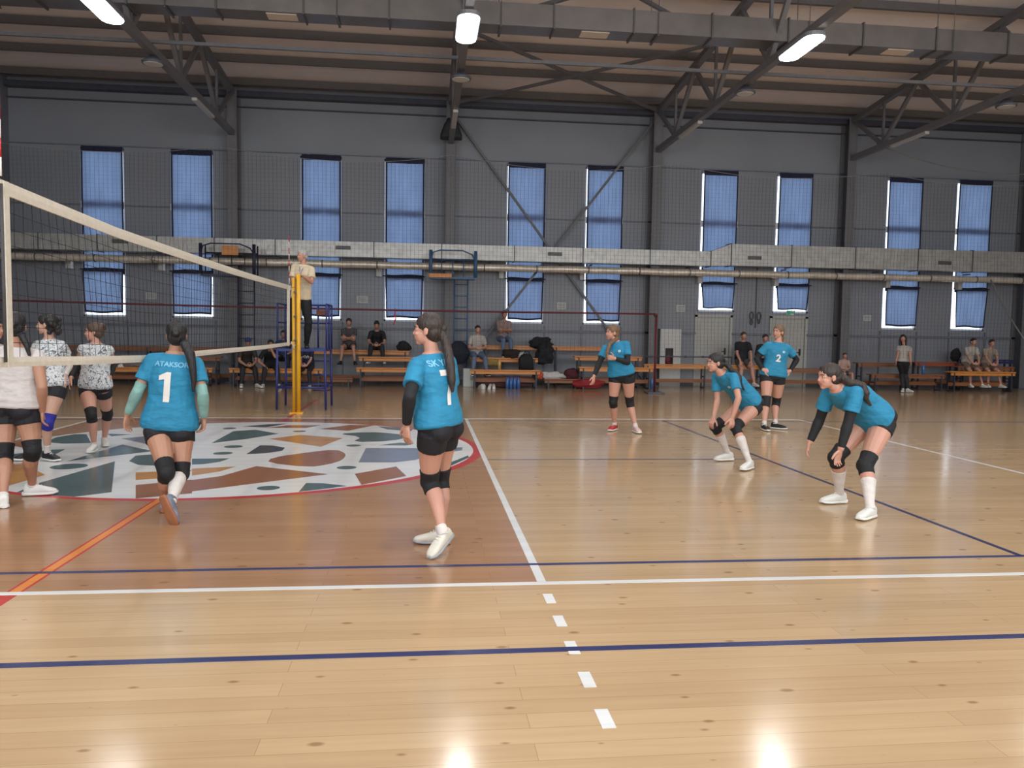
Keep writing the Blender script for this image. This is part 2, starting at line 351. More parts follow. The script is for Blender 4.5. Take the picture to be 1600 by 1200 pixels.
# girts, seams and eaves
seam = mat('wall_girt', (112, 114, 122), 0.5)
b = MB()
for z, h in ((1.55, 0.07), (4.76, 0.035), (6.34, 0.03)):
    xs = [WX0]+[x for w in WIN for x in (w[0]-0.02, w[1]+0.02)]+[WX1] if z == 4.76 else [WX0, DOORS[0][0], DOORS[0][1], DOORS[1][0], DOORS[1][1], WX1] if z < 2 else [WX0, WX1]
    for i in range(0, len(xs), 2): b.box((xs[i], WY1-0.05, z-h/2), (xs[i+1], WY1, z+h/2))
for i, (a, c, z0) in enumerate(WIN):
    for x in (a-0.05, c+0.01):
        if z0 < 2: b.box((x, WY1-0.035, 0), (x+0.04, WY1, z0-0.05))
tag(b.build('trim_1', seam), kind='structure')
b = MB(); b.box((WX0, 17.85, 7.76), (WX1, 18.1, 7.9)); b.box((WX0, 18.02, 7.5), (WX1, 18.1, 7.53)); tag(b.build('trim_2', mat('eaves_beam', (72, 72, 84), 0.5)), kind='structure')
b = MB(); b.box((WX0, WY1-0.02, 0), (DOORS[0][0], WY1, 0.12)); b.box((DOORS[1][1], WY1-0.02, 0), (WX1, WY1, 0.12)); tag(b.build('baseboard_back', steel_dark), kind='structure')
# ---- windows
frame_m = mat('window_frame', (225, 228, 232), 0.4, var=0.03); 
glass = bpy.data.materials.new('window_glass'); glass.use_nodes = True; nt = glass.node_tree; nt.nodes.remove(nt.nodes['Principled BSDF'])
tr = nt.nodes.new('ShaderNodeBsdfTransparent'); gl = nt.nodes.new('ShaderNodeBsdfGlossy'); gl.inputs['Roughness'].default_value = 0.03; mxs = nt.nodes.new('ShaderNodeMixShader'); mxs.inputs[0].default_value = 0.06
nt.links.new(tr.outputs[0], mxs.inputs[1]); nt.links.new(gl.outputs[0], mxs.inputs[2]); nt.links.new(mxs.outputs[0], nt.nodes['Material Output'].inputs['Surface'])
def curtain_mat():
    m = bpy.data.materials.new('blue_curtain_cloth'); m.use_nodes = True; nt = m.node_tree; N = nt.nodes.new; L = nt.links.new; nt.nodes.remove(nt.nodes['Principled BSDF'])
    tc = N('ShaderNodeTexCoord'); mp = N('ShaderNodeMapping'); mp.inputs['Scale'].default_value = (4, 4, 0.8); L(tc.outputs['Object'], mp.inputs['Vector'])
    nz = N('ShaderNodeTexNoise'); nz.inputs['Scale'].default_value = 1.6; nz.inputs['Detail'].default_value = 4; L(mp.outputs['Vector'], nz.inputs['Vector'])
    r1 = N('ShaderNodeValToRGB'); r1.color_ramp.elements[0].position = .3; r1.color_ramp.elements[1].position = .72
    r1.color_ramp.elements[0].color = (0.066, 0.094, 0.150, 1); r1.color_ramp.elements[1].color = (0.092, 0.130, 0.205, 1); L(nz.outputs['Fac'], r1.inputs['Fac'])
    t = N('ShaderNodeBsdfTranslucent'); L(r1.outputs['Color'], t.inputs['Color']); d = N('ShaderNodeBsdfDiffuse'); d.inputs['Color'].default_value = (0.13, 0.16, 0.27, 1)
    a = N('ShaderNodeAddShader'); L(t.outputs[0], a.inputs[0]); L(d.outputs[0], a.inputs[1]); L(a.outputs[0], nt.nodes['Material Output'].inputs['Surface'])
    return m
cloth_m = curtain_mat(); hem_m = mat('curtain_hem', (28, 32, 56), 0.8)
ORD = ['first', 'second', 'third', 'fourth', 'fifth', 'sixth', 'seventh', 'eighth', 'ninth', 'tenth']
def curtain(x0, x1, z0, z1, y, seed, sag, taper):
    """hanging cloth with folds; returns mesh"""
    rr = random.Random(seed); b = MB(((x0+x1)/2, y, z0)); nx, nz = 26, 22; ph = [rr.uniform(0, 6) for _ in range(4)]; am = rr.uniform(0.5, 1.2)
    g = []
    for j in range(nz+1):
        v = j/nz; row = []
        for i in range(nx+1):
            u = i/nx; k = (1-v)*taper; X = x0+(x1-x0)*(0.5+(u-0.5)*(1-k*1.0))+sag*(1-v)*0.5
            dy = am*(0.012*math.sin(9*u+ph[0]+1.2*v)+0.009*math.sin(23*u+ph[1]-2*v)*(1-0.5*v)+0.006*math.sin(41*u+ph[2]))+0.01*math.sin(5*v+ph[3])
            row.append(b.bm.verts.new((X-b.off.x, dy, z0+(z1-z0)*v+0.012*math.sin(7*u+ph[1])*(1-v)-b.off.z)))
        g.append(row)
    for j in range(nz):
        for i in range(nx):
            f = b._face([g[j][i], g[j][i+1], g[j+1][i+1], g[j+1][i]])
            if f: f.smooth = True; f.material_index = 1 if (j == 0 or i == 0 or i == nx-1 or j == nz-1) else 0
    return b
for i, (a, c, z0) in enumerate(WIN):
    b = MB()
    for x in (a, c-0.045): b.box((x, 18.14, z0), (x+0.045, 18.2, WTOP))
    for z in (z0, 4.74, WTOP-0.05): b.box((a, 18.14, z), (c, 18.2, z+0.05))
    b.box((a, 18.085, 4.68), (c, 18.14, 4.86))
    w = tag(b.build('window_%d' % (i+1), frame_m), kind='structure')
    b = MB(); b.box((a+0.04, 18.165, z0+0.04), (c-0.04, 18.172, WTOP-0.04)); b.build('window_pane', glass, w)
    inset = [0.035, 0.03, 0.04, 0.035, 0.035, 0.04, 0.05, 0.05, 0.03, 0.03][i]; sg = [0,0,0,0,0,0,0,0,-0.03,0.0][i]
    mid = 3.02
    cu = curtain(a+inset+0.01, c-inset+0.02, mid-0.1, WTOP+0.04, 18.04, i, 0, 0.0); off = cu.off
    o = cu.build('window_curtain', [cloth_m, hem_m], recalc=False); o.location = off
    tag(o, 'tall translucent blue curtain over the upper part of the %s window from the left' % ORD[i], 'curtain', 'upper blue curtains of the back wall windows')
    cu = curtain(a+inset+0.015, c-inset+0.005, z0+0.1, mid, 17.985, i+50, sg, [0.05,0.03,0.02,0.04,0.05,0.06,0.09,0.10,0.06,0.12][i]); off = cu.off
    o = cu.build('window_curtain', [cloth_m, hem_m], recalc=False); o.location = off
    tag(o, 'short blue curtain hanging below the duct at the %s window from the left' % ORD[i], 'curtain', 'lower blue curtains of the back wall windows')
    b = MB(); b.tube([(a-0.02-off.x, 17.985-off.y, mid+0.01-off.z), (c+0.02-off.x, 17.985-off.y, mid+0.01-off.z)], 0.014); b.build('curtain_rod', hem_m, o)
# ---- doors
door_m = mat('pale_door', (176, 174, 168), 0.5, var=0.05); handle_m = mat('door_handle_metal', (60, 60, 62), 0.3, 0.8)
for i, (a, c) in enumerate(DOORS):
    b = MB(); b.box((a+0.05, 18.12, 0), (c-0.05, 18.17, 2.05)); b.box((a+0.14, 18.11, 0.2), (c-0.3, 18.125, 1.0)); b.box((a+0.14, 18.11, 1.15), (c-0.3, 18.125, 1.9))
    d = tag(b.build('door_%d' % (i+1), door_m), kind='structure')
    b = MB(); b.box((a-0.03, 18.06, 0), (a+0.05, 18.2, 2.1)); b.box((c-0.05, 18.06, 0), (c+0.03, 18.2, 2.1)); b.box((a-0.03, 18.06, 2.04), (c+0.03, 18.2, 2.12)); b.build('door_frame', door_m, d)
    b = MB(); b.tube([(c-0.17, 18.11, 1.03), (c-0.17, 18.06, 1.03), (c-0.30, 18.06, 1.03)], 0.011); b.box((c-0.2, 18.105, 0.93), (c-0.14, 18.12, 1.13)); b.build('door_handle', handle_m, d)
# ---- columns
col_names = ['far left steel column left of the raised referee platforms', 'steel column behind the wall ladder with the orange seat', 'steel column left of the white cabinet panel', 'steel column right of the second door', 'steel column in the far right corner']
for i, x in enumerate(COLS):
    o = empty('steel_column', (x, 17.8, 0), 'grey '+col_names[i]+', against the back wall', 'column', 'steel columns along the back wall'); off = V((x, 17.8, 0))
    b = MB(off); b.box((x-0.13, 17.62, 0), (x+0.13, 17.65, 7.9)); b.build('front_flange', steel, o)
    b = MB(off); b.box((x-0.13, 18.05, 0), (x+0.13, 18.08, 7.9)); b.build('rear_flange', steel, o)
    b = MB(off); b.box((x-0.012, 17.65, 0), (x+0.012, 18.05, 7.9)); b.build('column_web', steel_dark, o)
    b = MB(off); b.box((x-0.2, 17.55, 0), (x+0.2, 18.1, 0.03)); b.build('base_plate', steel_dark, o)
# ---- purlins
pur = mat('purlin_steel', (104, 98, 96), 0.5, var=0.06); k = 0
pn = ['nearest the back wall', 'second out from the back wall', 'third out from the back wall', 'fourth out from the back wall, half behind the duct', 'fifth out from the back wall', 'sixth out from the back wall', 'seventh out from the back wall']
ys = [17.55-1.45*i for i in range(7)]+[7.3, 5.9]
for i, y in enumerate(ys):
    z = roof_z(y); b = MB((0, y, z)); b.box((WX0, y-0.01, z-0.19), (WX1, y+0.01, z)); b.box((WX0, y-0.08, z-0.20), (WX1, y+0.01, z-0.185)); b.box((WX0, y, z-0.015), (WX1, y+0.08, z))
    o = b.build('roof_purlin', pur); o.location = (0, y, z); tag(o, 'long grey steel roof purlin, '+(pn[i] if i < 7 else ['eighth out from the back wall', 'purlin beside the roof ridge'][i-7]), 'purlin', 'roof purlins running along the hall')
# ---- trusses
tn = ['leftmost roof truss, over the far left column', 'second roof truss from the left, seen end on above the wall ladder', 'third roof truss from the left, behind the right lit lamp', 'fourth roof truss from the left, near the top right', 'rightmost roof truss in the corner']
for i, x in enumerate(COLS):
    o = empty('roof_truss', (x, 17.6, 6.72), 'grey '+tn[i], 'truss', 'roof trusses across the hall'); off = V((x, 17.6, 6.72))
    b = MB(off); b.box((x-0.07, WY0+0.1, 6.65), (x+0.07, 17.6, 6.79)); b.build('bottom_chord', steel, o)
    tz = lambda y: roof_z(y)-0.34
    for y0, y1 in ((17.62, RIDGE_Y), (RIDGE_Y, WY0+0.1)):
        b = MB(off); b.bar((x, y0, tz(y0)), (x, y1, tz(y1)), 0.16, 0.14); b.build('top_chord', steel, o)
    y = 17.55; top = True; n = 0
    while y > -6:
        y2 = y-1.45; a = (x, y, tz(y)-0.05 if top else 6.76); c = (x, y2, 6.76 if top else tz(y2)-0.05)
        b = MB(off); b.bar(a, c, 0.09); b.build('diagonal_member', steel, o)
        if top: b = MB(off); b.bar((x, y2, 6.78), (x, y2, tz(y2)), 0.06); b.build('vertical_member', steel, o)
        y = y2; top = not top
# rods bracing the roof and wall in one bay
def brace(a, c, label, w=0.07, cat='brace', name='diagonal_brace', group=None, m=None):
    a, c = V(a), V(c); b = MB(a); b.bar(a, c, w, w); o = b.build(name, m or steel); o.location = a; return tag(o, label, cat, group)
x0, x1 = COLS[1], COLS[2]
brace((x0+0.13, 17.98, 7.5), (x1-0.13, 17.98, 0.15), 'wall cross brace falling from upper left to lower right between two columns', 0.065)
brace((x1-0.13, 17.9, 7.5), (x0+0.13, 17.9, 0.15), 'wall cross brace rising from lower left to upper right between two columns', 0.065)
for j, (ya, yb) in enumerate(((17.6, 13.2), (13.2, 8.9))):
    brace((x0, ya, roof_z(ya)-0.42), (x1, yb, roof_z(yb)-0.42), ['roof cross brace nearest the back wall, running out to the right truss', 'roof cross brace over the ceiling duct, running out to the right truss'][j], 0.07)
    brace((x0, yb, roof_z(yb)-0.36), (x1, ya, roof_z(ya)-0.36), ['roof cross brace nearest the back wall, running in to the right column top', 'roof cross brace over the ceiling duct, running in to the right truss'][j], 0.07)
for j, (x0, x1) in enumerate(zip([WX0]+COLS, COLS)):
    brace((x0, 11.3, 6.86), (x1, 11.3, 6.86), 'thin longitudinal tie between roof trusses above the unlit lamps, %s bay from the left' % ORD[j], 0.06, 'tie bar', 'tie_bar', 'tie bars between the roof trusses')
# ------------------------------------------------------------------ ducts
def foil(name, c, rough=0.38, bscale=14):
    return mat(name, c, rough, 0.35, var=0.14, scale=6, bump=0.35, bscale=bscale)
foil_m = foil('foil_wrap', (176, 172, 166)); foil_pipe = foil('foil_pipe_wrap', (214, 202, 186), 0.3, 22); grille_m = mat('grille_metal', (104, 100, 96), 0.5, 0.4); tape = mat('duct_joint', (92, 90, 88), 0.5, 0.3)
o = empty('wall_duct', (6, 17.5, 3.67), 'foil-wrapped rectangular air duct crossing in front of all windows', 'air duct'); off = V((6, 17.5, 3.67))
xt0, xt1 = 10.35, 10.95
def prism(b, x0, x1, za0, za1, zb0, zb1, y0=17.3, y1=17.72):
    v = [b.bm.verts.new(V(p)-b.off) for p in ((x0,y0,za0),(x0,y1,za0),(x0,y1,za1),(x0,y0,za1),(x1,y0,zb0),(x1,y1,zb0),(x1,y1,zb1),(x1,y0,zb1))]
    for q in ((0,1,2,3),(7,6,5,4),(0,4,5,1),(1,5,6,2),(2,6,7,3),(3,7,4,0)): b._face([v[i] for i in q])
jx = [at((p, 395), 1, 17.3).x for p in (60, 152, 245, 335, 430, 584, 690, 804, 911, 1016)]
seg = [WX0]+jx+[xt0]
for a, c in zip(seg, seg[1:]):
    b = MB(off); prism(b, a, c, 3.47, 3.88, 3.47, 3.88); b.build('duct_section', foil_m, o)
b = MB(off); prism(b, xt0, xt1, 3.47, 3.88, 3.5, 4.11); b.build('duct_transition', foil_m, o)
jx2 = [at((p, 395), 1, 17.3).x for p in (1237, 1337, 1435, 1520)]; seg2 = [xt1]+jx2+[WX1]
for a, c in zip(seg2, seg2[1:]):
    b = MB(off); prism(b, a, c, 3.5, 4.11, 3.5, 4.11); b.build('duct_section', foil_m, o)
for x in jx+[xt0]: b = MB(off); b.box((x-0.012, 17.28, 3.45), (x+0.012, 17.74, 3.9)); b.build('joint_flange', tape, o)
for x in jx2+[xt1]: b = MB(off); b.box((x-0.012, 17.28, 3.48), (x+0.012, 17.74, 4.13)); b.build('joint_flange', tape, o)
for p, y in ((188, 377), (536, 387), (867, 397), (1179, 403), (1476, 411)):
    c = at((p, y), 1, 17.3); b = MB(off); b.box((c.x-0.2, 17.27, c.z-0.05), (c.x+0.2, 17.3, c.z+0.05)); g = b.build('air_grille', grille_m, o)
    b = MB(off)
    for k in range(4): b.box((c.x-0.18, 17.262, c.z-0.038+k*0.022), (c.x+0.18, 17.275, c.z-0.03+k*0.022))
    b.build('grille_slats', tape, g)
for x in [-7.5+2.9*i for i in range(10)]:
    b = MB(off); b.box((x-0.015, 17.72, 3.44), (x+0.015, 18.08, 3.47)); b.build('wall_bracket', steel_dark, o)
o = empty('round_duct', (6, 17.32, 3.27), 'long round foil-wrapped pipe running just below the rectangular duct', 'air duct'); off = V((6, 17.32, 3.27))
b = MB(off); b.tube([(WX0+i*(WX1-WX0)/60, 17.32, 3.27+0.006*math.sin(i*1.7)) for i in range(61)], 0.095, 14); b.build('pipe_run', foil_pipe, o)
for x in [-7.8+1.46*i for i in range(20)]:
    b = MB(off); b.tube([(x, 17.32, 3.27), (x+0.03, 17.32, 3.27)], 0.102, 14); b.build('pipe_band', tape, o)
for x in [-7.3+2.9*i for i in range(10)]:
    b = MB(off); b.box((x-0.012, 17.4, 3.26), (x+0.012, 18.08, 3.285)); b.build('wall_bracket', steel_dark, o)
# small boxes left of each window, under the pipe
wht = mat('white_plastic', (196, 194, 190), 0.5, var=0.04)
bl = [(108,412),(252,415),(592,425),(783,428),(909,430),(1093,436),(1212,440),(1386,443),(1498,446)]
for i, q in enumerate(bl):
    c = at(q, 1, 17.95); b = MB(c); b.box((c.x-0.07, 17.87, c.z-0.13), (c.x+0.07, 18.08, c.z+0.13), 0.015); b.box((c.x-0.05, 17.86, c.z-0.02), (c.x+0.05, 17.88, c.z+0.08)); o = b.build('wall_unit', wht); o.location = c
    tag(o, 'small white wall unit beside a window under the pipe, %s from the left' % ORD[i], 'wall unit', 'white wall units under the pipe')
# the ceiling duct
lam = mat('galvanised_duct', (128, 124, 122), 0.35, 0.6, var=0.1, scale=3); lit = mat('pale_grille', (200, 186, 168), 0.5, var=0.04)
o = empty('ceiling_duct', (6, 10.1, 7.2), 'large galvanised ceiling duct threaded through the roof trusses', 'air duct'); off = V((6, 10.1, 7.2))
for i in range(20):
    a = WX0+i*(WX1-WX0)/20; c = WX0+(i+1)*(WX1-WX0)/20; b = MB(off); b.box((a, 9.93, 7.02), (c-0.01, 10.38, 7.42)); b.build('duct_section', lam, o)
    b = MB(off); b.box((c-0.02, 9.9, 6.99), (c+0.01, 10.41, 7.45)); b.build('joint_flange', tape, o)
for p in ((-6.8,), (-0.27,), (5.35,), (11.3,), (17.0,)):
    x = p[0]; b = MB(off); b.box((x-0.26, 10.0, 7.005), (x+0.26, 10.28, 7.02)); b.build('air_grille', lit, o)
for x in [-8+2.9*i for i in range(10)]:
    b = MB(off); b.tube([(x, 9.9, 7.0), (x, 9.9, roof_z(9.9))], 0.008, 5); b.tube([(x, 10.41, 7.0), (x, 10.41, roof_z(10.4))], 0.008, 5); b.box((x-0.02, 9.9, 6.98), (x+0.02, 10.42, 7.0)); b.build('duct_hanger', steel_dark, o)
# ------------------------------------------------------------------ lamps
glow = bpy.data.materials.new('lit_lamp_lens'); glow.use_nodes = True; g = glow.node_tree; g.nodes.remove(g.nodes['Principled BSDF']); em = g.nodes.new('ShaderNodeEmission'); em.inputs['Color'].default_value = (0.93, 0.97, 1, 1); em.inputs['Strength'].default_value = LAMP_GLOW; g.links.new(em.outputs[0], g.nodes['Material Output'].inputs['Surface'])
lamp_case = mat('lamp_case', (150, 152, 156), 0.4, 0.5); lens_off = mat('unlit_lamp_lens', (196, 192, 186), 0.3, var=0.03)
def stadium(cx, cy, w, l, n=10):
    r = w/2; h = l/2-r; return [(cx+r*math.cos(a), cy+h+r*math.sin(a)) for a in [math.pi*i/n for i in range(n+1)]]+[(cx-r*math.cos(a), cy-h-r*math.sin(a)) for a in [math.pi*i/n for i in range(n+1)]]
pos = {0: 'over the left truss', 1: 'over the second truss', 2: 'over the third truss', 3: 'over the fourth truss', 4: 'over the rightmost truss'}
rows = {9.0: 'row beside the ceiling duct', 4.2: 'middle row above the court', -0.6: 'row above the near sideline', -5.2: 'row near the front wall'}
for y, rn_ in rows.items():
    for i, x in enumerate(COLS):
        o = empty('high_bay_lamp', (x, y, 6.6), 'glowing oblong lamp %s, %s' % (pos[i], rn_), 'ceiling lamp', 'lit high bay lamps'); off = V((x, y, 6.6))
        b = MB(off); b.poly(stadium(x, y, 0.38, 1.3), 6.57, 6.64); b.build('lamp_case', lamp_case, o)
        b = MB(off); b.poly(stadium(x, y, 0.34, 1.26), 6.545, 6.57); b.build('lamp_lens', glow, o)
        ld = bpy.data.lights.new('lamp_light', 'AREA'); ld.shape = 'RECTANGLE'; ld.size = 0.26; ld.size_y = 1.0; ld.energy = LAMP_WATTS; ld.color = (1.0, 0.985, 0.96); ld.spread = math.radians(150)
        lo = bpy.data.objects.new('lamp_light', ld); lo.location = (0, 0, -0.065); link(lo, o)
for i, x in enumerate(COLS):
    o = empty('round_bay_lamp', (x, 11.45, 6.5), 'unlit round bay lamp under the truss chord '+pos[i].replace('over ', 'of '), 'ceiling lamp', 'unlit round bay lamps'); off = V((x, 11.45, 6.5))
    b = MB(off); b.loft([((x, 11.45, 6.49), (0.2,0,0), (0,0.2,0)), ((x, 11.45, 6.53), (0.21,0,0), (0,0.21,0)), ((x, 11.45, 6.58), (0.12,0,0), (0,0.12,0)), ((x, 11.45, 6.65), (0.05,0,0), (0,0.05,0))], 20); b.build('lamp_case', steel_dark, o)
    b = MB(off); b.loft([((x, 11.45, 6.482), (0.16,0,0), (0,0.16,0)), ((x, 11.45, 6.495), (0.185,0,0), (0,0.185,0))], 20); b.build('lamp_lens', lens_off, o)
for i, x in enumerate(COLS[:4]):  # pale bars standing in for net cable hooks, no lamp in them
    y0 = 14.9; b = MB((x, y0, 6.6)); b.box((x-0.06, y0-0.75, 6.58), (x+0.06, y0+0.75, 6.65), 0.01); o = b.build('pale_bar', mat('pale_bar_white', (186, 182, 176), 0.4, var=0.03)); o.location = (x, y0, 6.6)
    tag(o, 'slim pale bar fixed under the truss chord near the wall, %s from the left' % ORD[i], 'bar', 'pale bars under the truss chords')
# speaker cluster on the column behind the wall ladder
x = COLS[1]; b = MB((x, 17.5, 6.9)); b.loft([((x, 17.45, 6.75), (0.30,0,0), (0,0.14,0), 1, 5), ((x, 17.45, 6.85), (0.30,0,0), (0,0.14,0), 1, 5), ((x, 17.45, 7.12), (0.2,0,0), (0,0.11,0), 1, 5), ((x, 17.45, 7.3), (0.1,0,0), (0,0.08,0), 1, 5)], 20)
o = b.build('floodlight', mat('black_housing', (44, 44, 46), 0.6)); o.location = (x, 17.5, 6.9); tag(o, 'dark hooded floodlight high on the column in mid picture', 'floodlight')
# ------------------------------------------------------------------ safety net in front of the wall
def wire_net(name, x0, x1, y, zlo, ztop, dx, m, r, label, cat, rope_r=0.006, zseg=6, dyf=None):
    o = empty(name, (x0, y, zlo), label, cat); off = V((x0, y, zlo)); b = MB(off)
    n = int((x1-x0)/dx)
    Y = lambda x, z: y + (dyf(x, z) if dyf else 0)
    def strip(pts):
        prev = None
        for p in pts:
            p = V(p)-off; q = [b.bm.verts.new(p+V(d)*r) for d in ((1,0,0),(0,-1,0),(-0.6,0.4,0.8),)]
            if prev:
                for k in range(3): b._face([prev[k], prev[(k+1)%3], q[(k+1)%3], q[k]])
            prev = q
    for i in range(n+1):
        x = x0+i*dx; zt = ztop(x); strip([(x, Y(x, zlo+(zt-zlo)*j/zseg), zlo+(zt-zlo)*j/zseg) for j in range(zseg+1)])
    z = zlo
    while z < max(ztop(x0+i*dx) for i in range(n)):
        run = []
        for i in range(0, n+1, 4):
            x = x0+i*dx
            if z < ztop(x)-0.01: run.append((x, Y(x, z), z))
            else:
                if len(run) > 1: strip(run)
                run = []
        if len(run) > 1: strip(run)
        z += dx
    b.build('net_mesh', m, o, recalc=False)
    b = MB(off); b.tube([(x0+i*dx*4, Y(x0+i*dx*4, ztop(x0+i*dx*4)), ztop(x0+i*dx*4)) for i in range(n//4+1)], rope_r, 6); b.build('top_rope', mat('pale_rope', (150, 148, 142), 0.8), o)
    return o
def scallop(x):
    xs = [WX0]+COLS
    for a, c in zip(xs, xs[1:]):
        if a <= x <= c: u = (x-a)/(c-a); return 5.98-0.34*4*u*(1-u)*0.8
    return 5.95
net_m = mat('dark_net_twine', (58, 56, 56), 0.9)
wire_net('safety_net', WX0+0.05, 20.3, 15.85, 0.95, scallop, 0.1, net_m, 0.0029, 'large grey safety net hanging in front of the windows along the wall', 'safety net', dyf=lambda x, z: 0.05*math.sin(x*1.3)+0.03*math.sin(z*2+x))
# gathered rope and net edge on the right
a = V((14.65, 16.4, 6.85)); pts = [a.lerp(V((20.8, 15.2, 6.35)), t/20)+V((0,0,-0.55*4*(t/20)*(1-t/20))) for t in range(21)]
b = MB(a); b.tube(pts, 0.016, 6); o = b.build('net_rope', mat('grey_rope', (120, 118, 114), 0.8)); o.location = a; tag(o, 'sagging thick net rope running from a truss to the top right corner', 'rope')
a = at((1548, 437), 1, 16.6); c = at((1612, 545), 1, 15.6); pts = [a.lerp(c, t/12)+V((0,0,-0.22*4*(t/12)*(1-t/12)*0.6)) for t in range(13)]
b = MB(a); b.tube(pts, 0.022, 6); o = b.build('net_edge_rope', mat('grey_rope', (120, 118, 114), 0.8)); o.location = a; tag(o, 'curved pale edge rope of the pulled aside net at the right edge', 'rope')
# ------------------------------------------------------------------ second net across the far side (red cord)
red_m = mat('dark_red_cord', (96, 30, 38), 0.7)
a = V((-8.6, 15.0, 2.08)); c = V((8.1, 15.0, 2.02)); o = empty('spare_net', (0, 15.0, 2.05), 'dark red topped slack net strung low in front of the benches', 'net'); off = V((0, 15.0, 2.05))
b = MB(off); b.tube([a.lerp(c, t/30)+V((0,0,-0.05*math.sin(math.pi*t/30))) for t in range(31)], 0.022, 6); b.build('top_cord', red_m, o)
b = MB(off); b.tube([c, c+V((0,0,-0.06))], 0.05, 8); b.tube([c+V((0.03,0,0)), c+V((0.03,0.05,-0.2))], 0.012, 6); b.build('cord_end', red_m, o)
b = MB(off); t0 = at((617, 490), 1, 15.0); b.tube([t0+V((0,0,0.12)), t0, t0+V((0.02,0,-0.12)), t0+V((-0.03,0,-0.27))], 0.014, 6); b.build('loose_tie', mat('red_ribbon', (190, 50, 60), 0.7), o)
o = empty('spare_net_post', (8.1, 15.0, 0), 'dark red slim post holding the end of the low net', 'net post'); off = V((8.1, 15.0, 0))
b = MB(off); b.tube([(8.12, 15, 0.02), (8.12, 15, 1.98)], 0.03, 10); b.build('post', red_m, o); b = MB(off); b.box((7.9, 14.8, 0), (8.34, 15.2, 0.04), 0.01); b.build('base_plate', steel_dark, o)
# ------------------------------------------------------------------ volleyball net
tape_m = mat('net_tape', (206, 198, 182), 0.8, var=0.06, scale=30, bump=0.1); black_twine = mat('black_twine', (20, 20, 22), 0.9)
net = empty('volleyball_net', (0, 4.5, 1.24), 'black volleyball net with white top and bottom bands', 'volleyball net'); off = V((0, 4.5, 1.24))
def topz(y): return 2.235+0.05*max(0, 1-y/1.6) if y < 1.6 else 2.235-0.02*math.sin(math.pi*(y-1.6)/7.6)
def botz(y): return 1.25+0.05*max(0, 1-y/2.2)-0.012*math.sin(math.pi*min(1, max(0, y/9.3)))
def lean(y, z): return 0.03*math.sin(y*1.1)*(1-(z-1.2)) + 0.05*max(0, 1-abs(y-0.9)/0.9)*(2.25-z)
def band(b, y0, y1, zf, h, th=0.006, n=60, up=False):
    pr = None
    for i in range(n+1):
        y = y0+(y1-y0)*i/n; z = zf(y); q = [b.bm.verts.new(V((lean(y, z+dz)+dx, y, z+dz))-b.off) for dx, dz in ((-th,-h/2),(th,-h/2),(th*1.5,0),(th,h/2),(-th,h/2),(-th*1.5,0))]
        if pr:
            for k in range(6): b._face([pr[k], pr[(k+1)%6], q[(k+1)%6], q[k]])
        else: b._face(q[::-1])
        pr = q
    b._face(pr)
YN0, YN1 = -0.32, 9.28
b = MB(off); band(b, YN0, YN1, lambda y: topz(y)-0.035, 0.075); b.build('top_band', tape_m, net)
b = MB(off); band(b, YN0, YN1, botz, 0.055); b.build('bottom_band', tape_m, net)
b = MB(off)
def strip2(pts, r):
    pr = None
    for p in pts:
        p = V(p)-off; q = [b.bm.verts.new(p+V(d)*r) for d in ((1,0,0),(0,1,0),(-1,0,0),(0,-1,0))] if abs(pts[0][1]-pts[-1][1]) < 0.05 else [b.bm.verts.new(p+V(d)*r) for d in ((1,0,0),(0,0,1),(-1,0,0),(0,0,-1))]
        if pr:
            for k in range(4): b._face([pr[k], pr[(k+1)%4], q[(k+1)%4], q[k]])
        pr = q
y = YN0+0.05; ny = 0
while y < YN1:
    zt, zb = topz(y)-0.07, botz(y)+0.02; w = 0.012*math.sin(y*9)
    strip2([(lean(y, zb+(zt-zb)*j/8), y+w*math.sin(j*0.8), zb+(zt-zb)*j/8) for j in range(9)], 0.0017); y += 0.1
for k in range(1, 10):
    u = k/10; pts = []
    for j in range(97):
        yy = YN0+(YN1-YN0)*j/96; zt, zb = topz(yy)-0.07, botz(yy)+0.02; z = zb+(zt-zb)*u; pts.append((lean(yy, z), yy, z-0.004*abs(math.sin(yy*10*math.pi))))
    strip2(pts, 0.0017)
b.build('net_mesh', black_twine, net, recalc=False)
for y in (0.03, 9.0):
    b = MB(off); b.box((-0.012, y-0.025, botz(y)-0.03), (0.014, y+0.025, topz(y))); b.build('side_band', tape_m, net)
b = MB(off); b.tube([(0, YN0, topz(YN0)-0.02), (0, -1.3, 2.2)], 0.004, 6); b.tube([(0, YN1, 2.2), (0, 9.72, 2.24)], 0.004, 6); b.build('top_cable', steel_dark, net)
b = MB(off); b.tube([(0, YN1, botz(YN1)), (0.01, 9.4, 1.24), (-0.02, 9.5, 1.17), (0.02, 9.6, 1.22), (0, 9.7, 1.2)], 0.007, 6); b.tube([(0, 9.35, 1.28), (0.02, 9.5, 1.14), (0.0, 9.66, 1.15)], 0.009, 6); b.build('bottom_tie', tape_m, net)
redp = mat('antenna_red', (178, 26, 32), 0.4, var=0.04); whp = mat('antenna_white', (214, 206, 196), 0.4, var=0.04)
for y, lab in ((-0.012, 'red and white striped antenna on the near end of the net'), (9.04, 'white far antenna on the net beside the yellow pole')):
    z0 = botz(y)-0.0; o = empty('net_antenna', (0.02, y, z0), lab, 'antenna', 'net antennas'); off2 = V((0.02, y, z0))
    b = MB(off2); b.tube([(0.02, y-0.03, z0), (0.02, y-0.03, z0+0.96)], 0.009, 8); b.build('antenna_sleeve', mat('antenna_sleeve_dark', (66, 62, 62), 0.7) if y < 1 else tape_m, o)
    for k in range(10, 18):
        b = MB(off2); b.tube([(0.02, y-0.03, z0+0.1*k), (0.02, y-0.03, z0+0.1*k+0.1)], 0.006, 8); b.build('antenna_stripe', redp if k % 2 == 1 else whp, o)
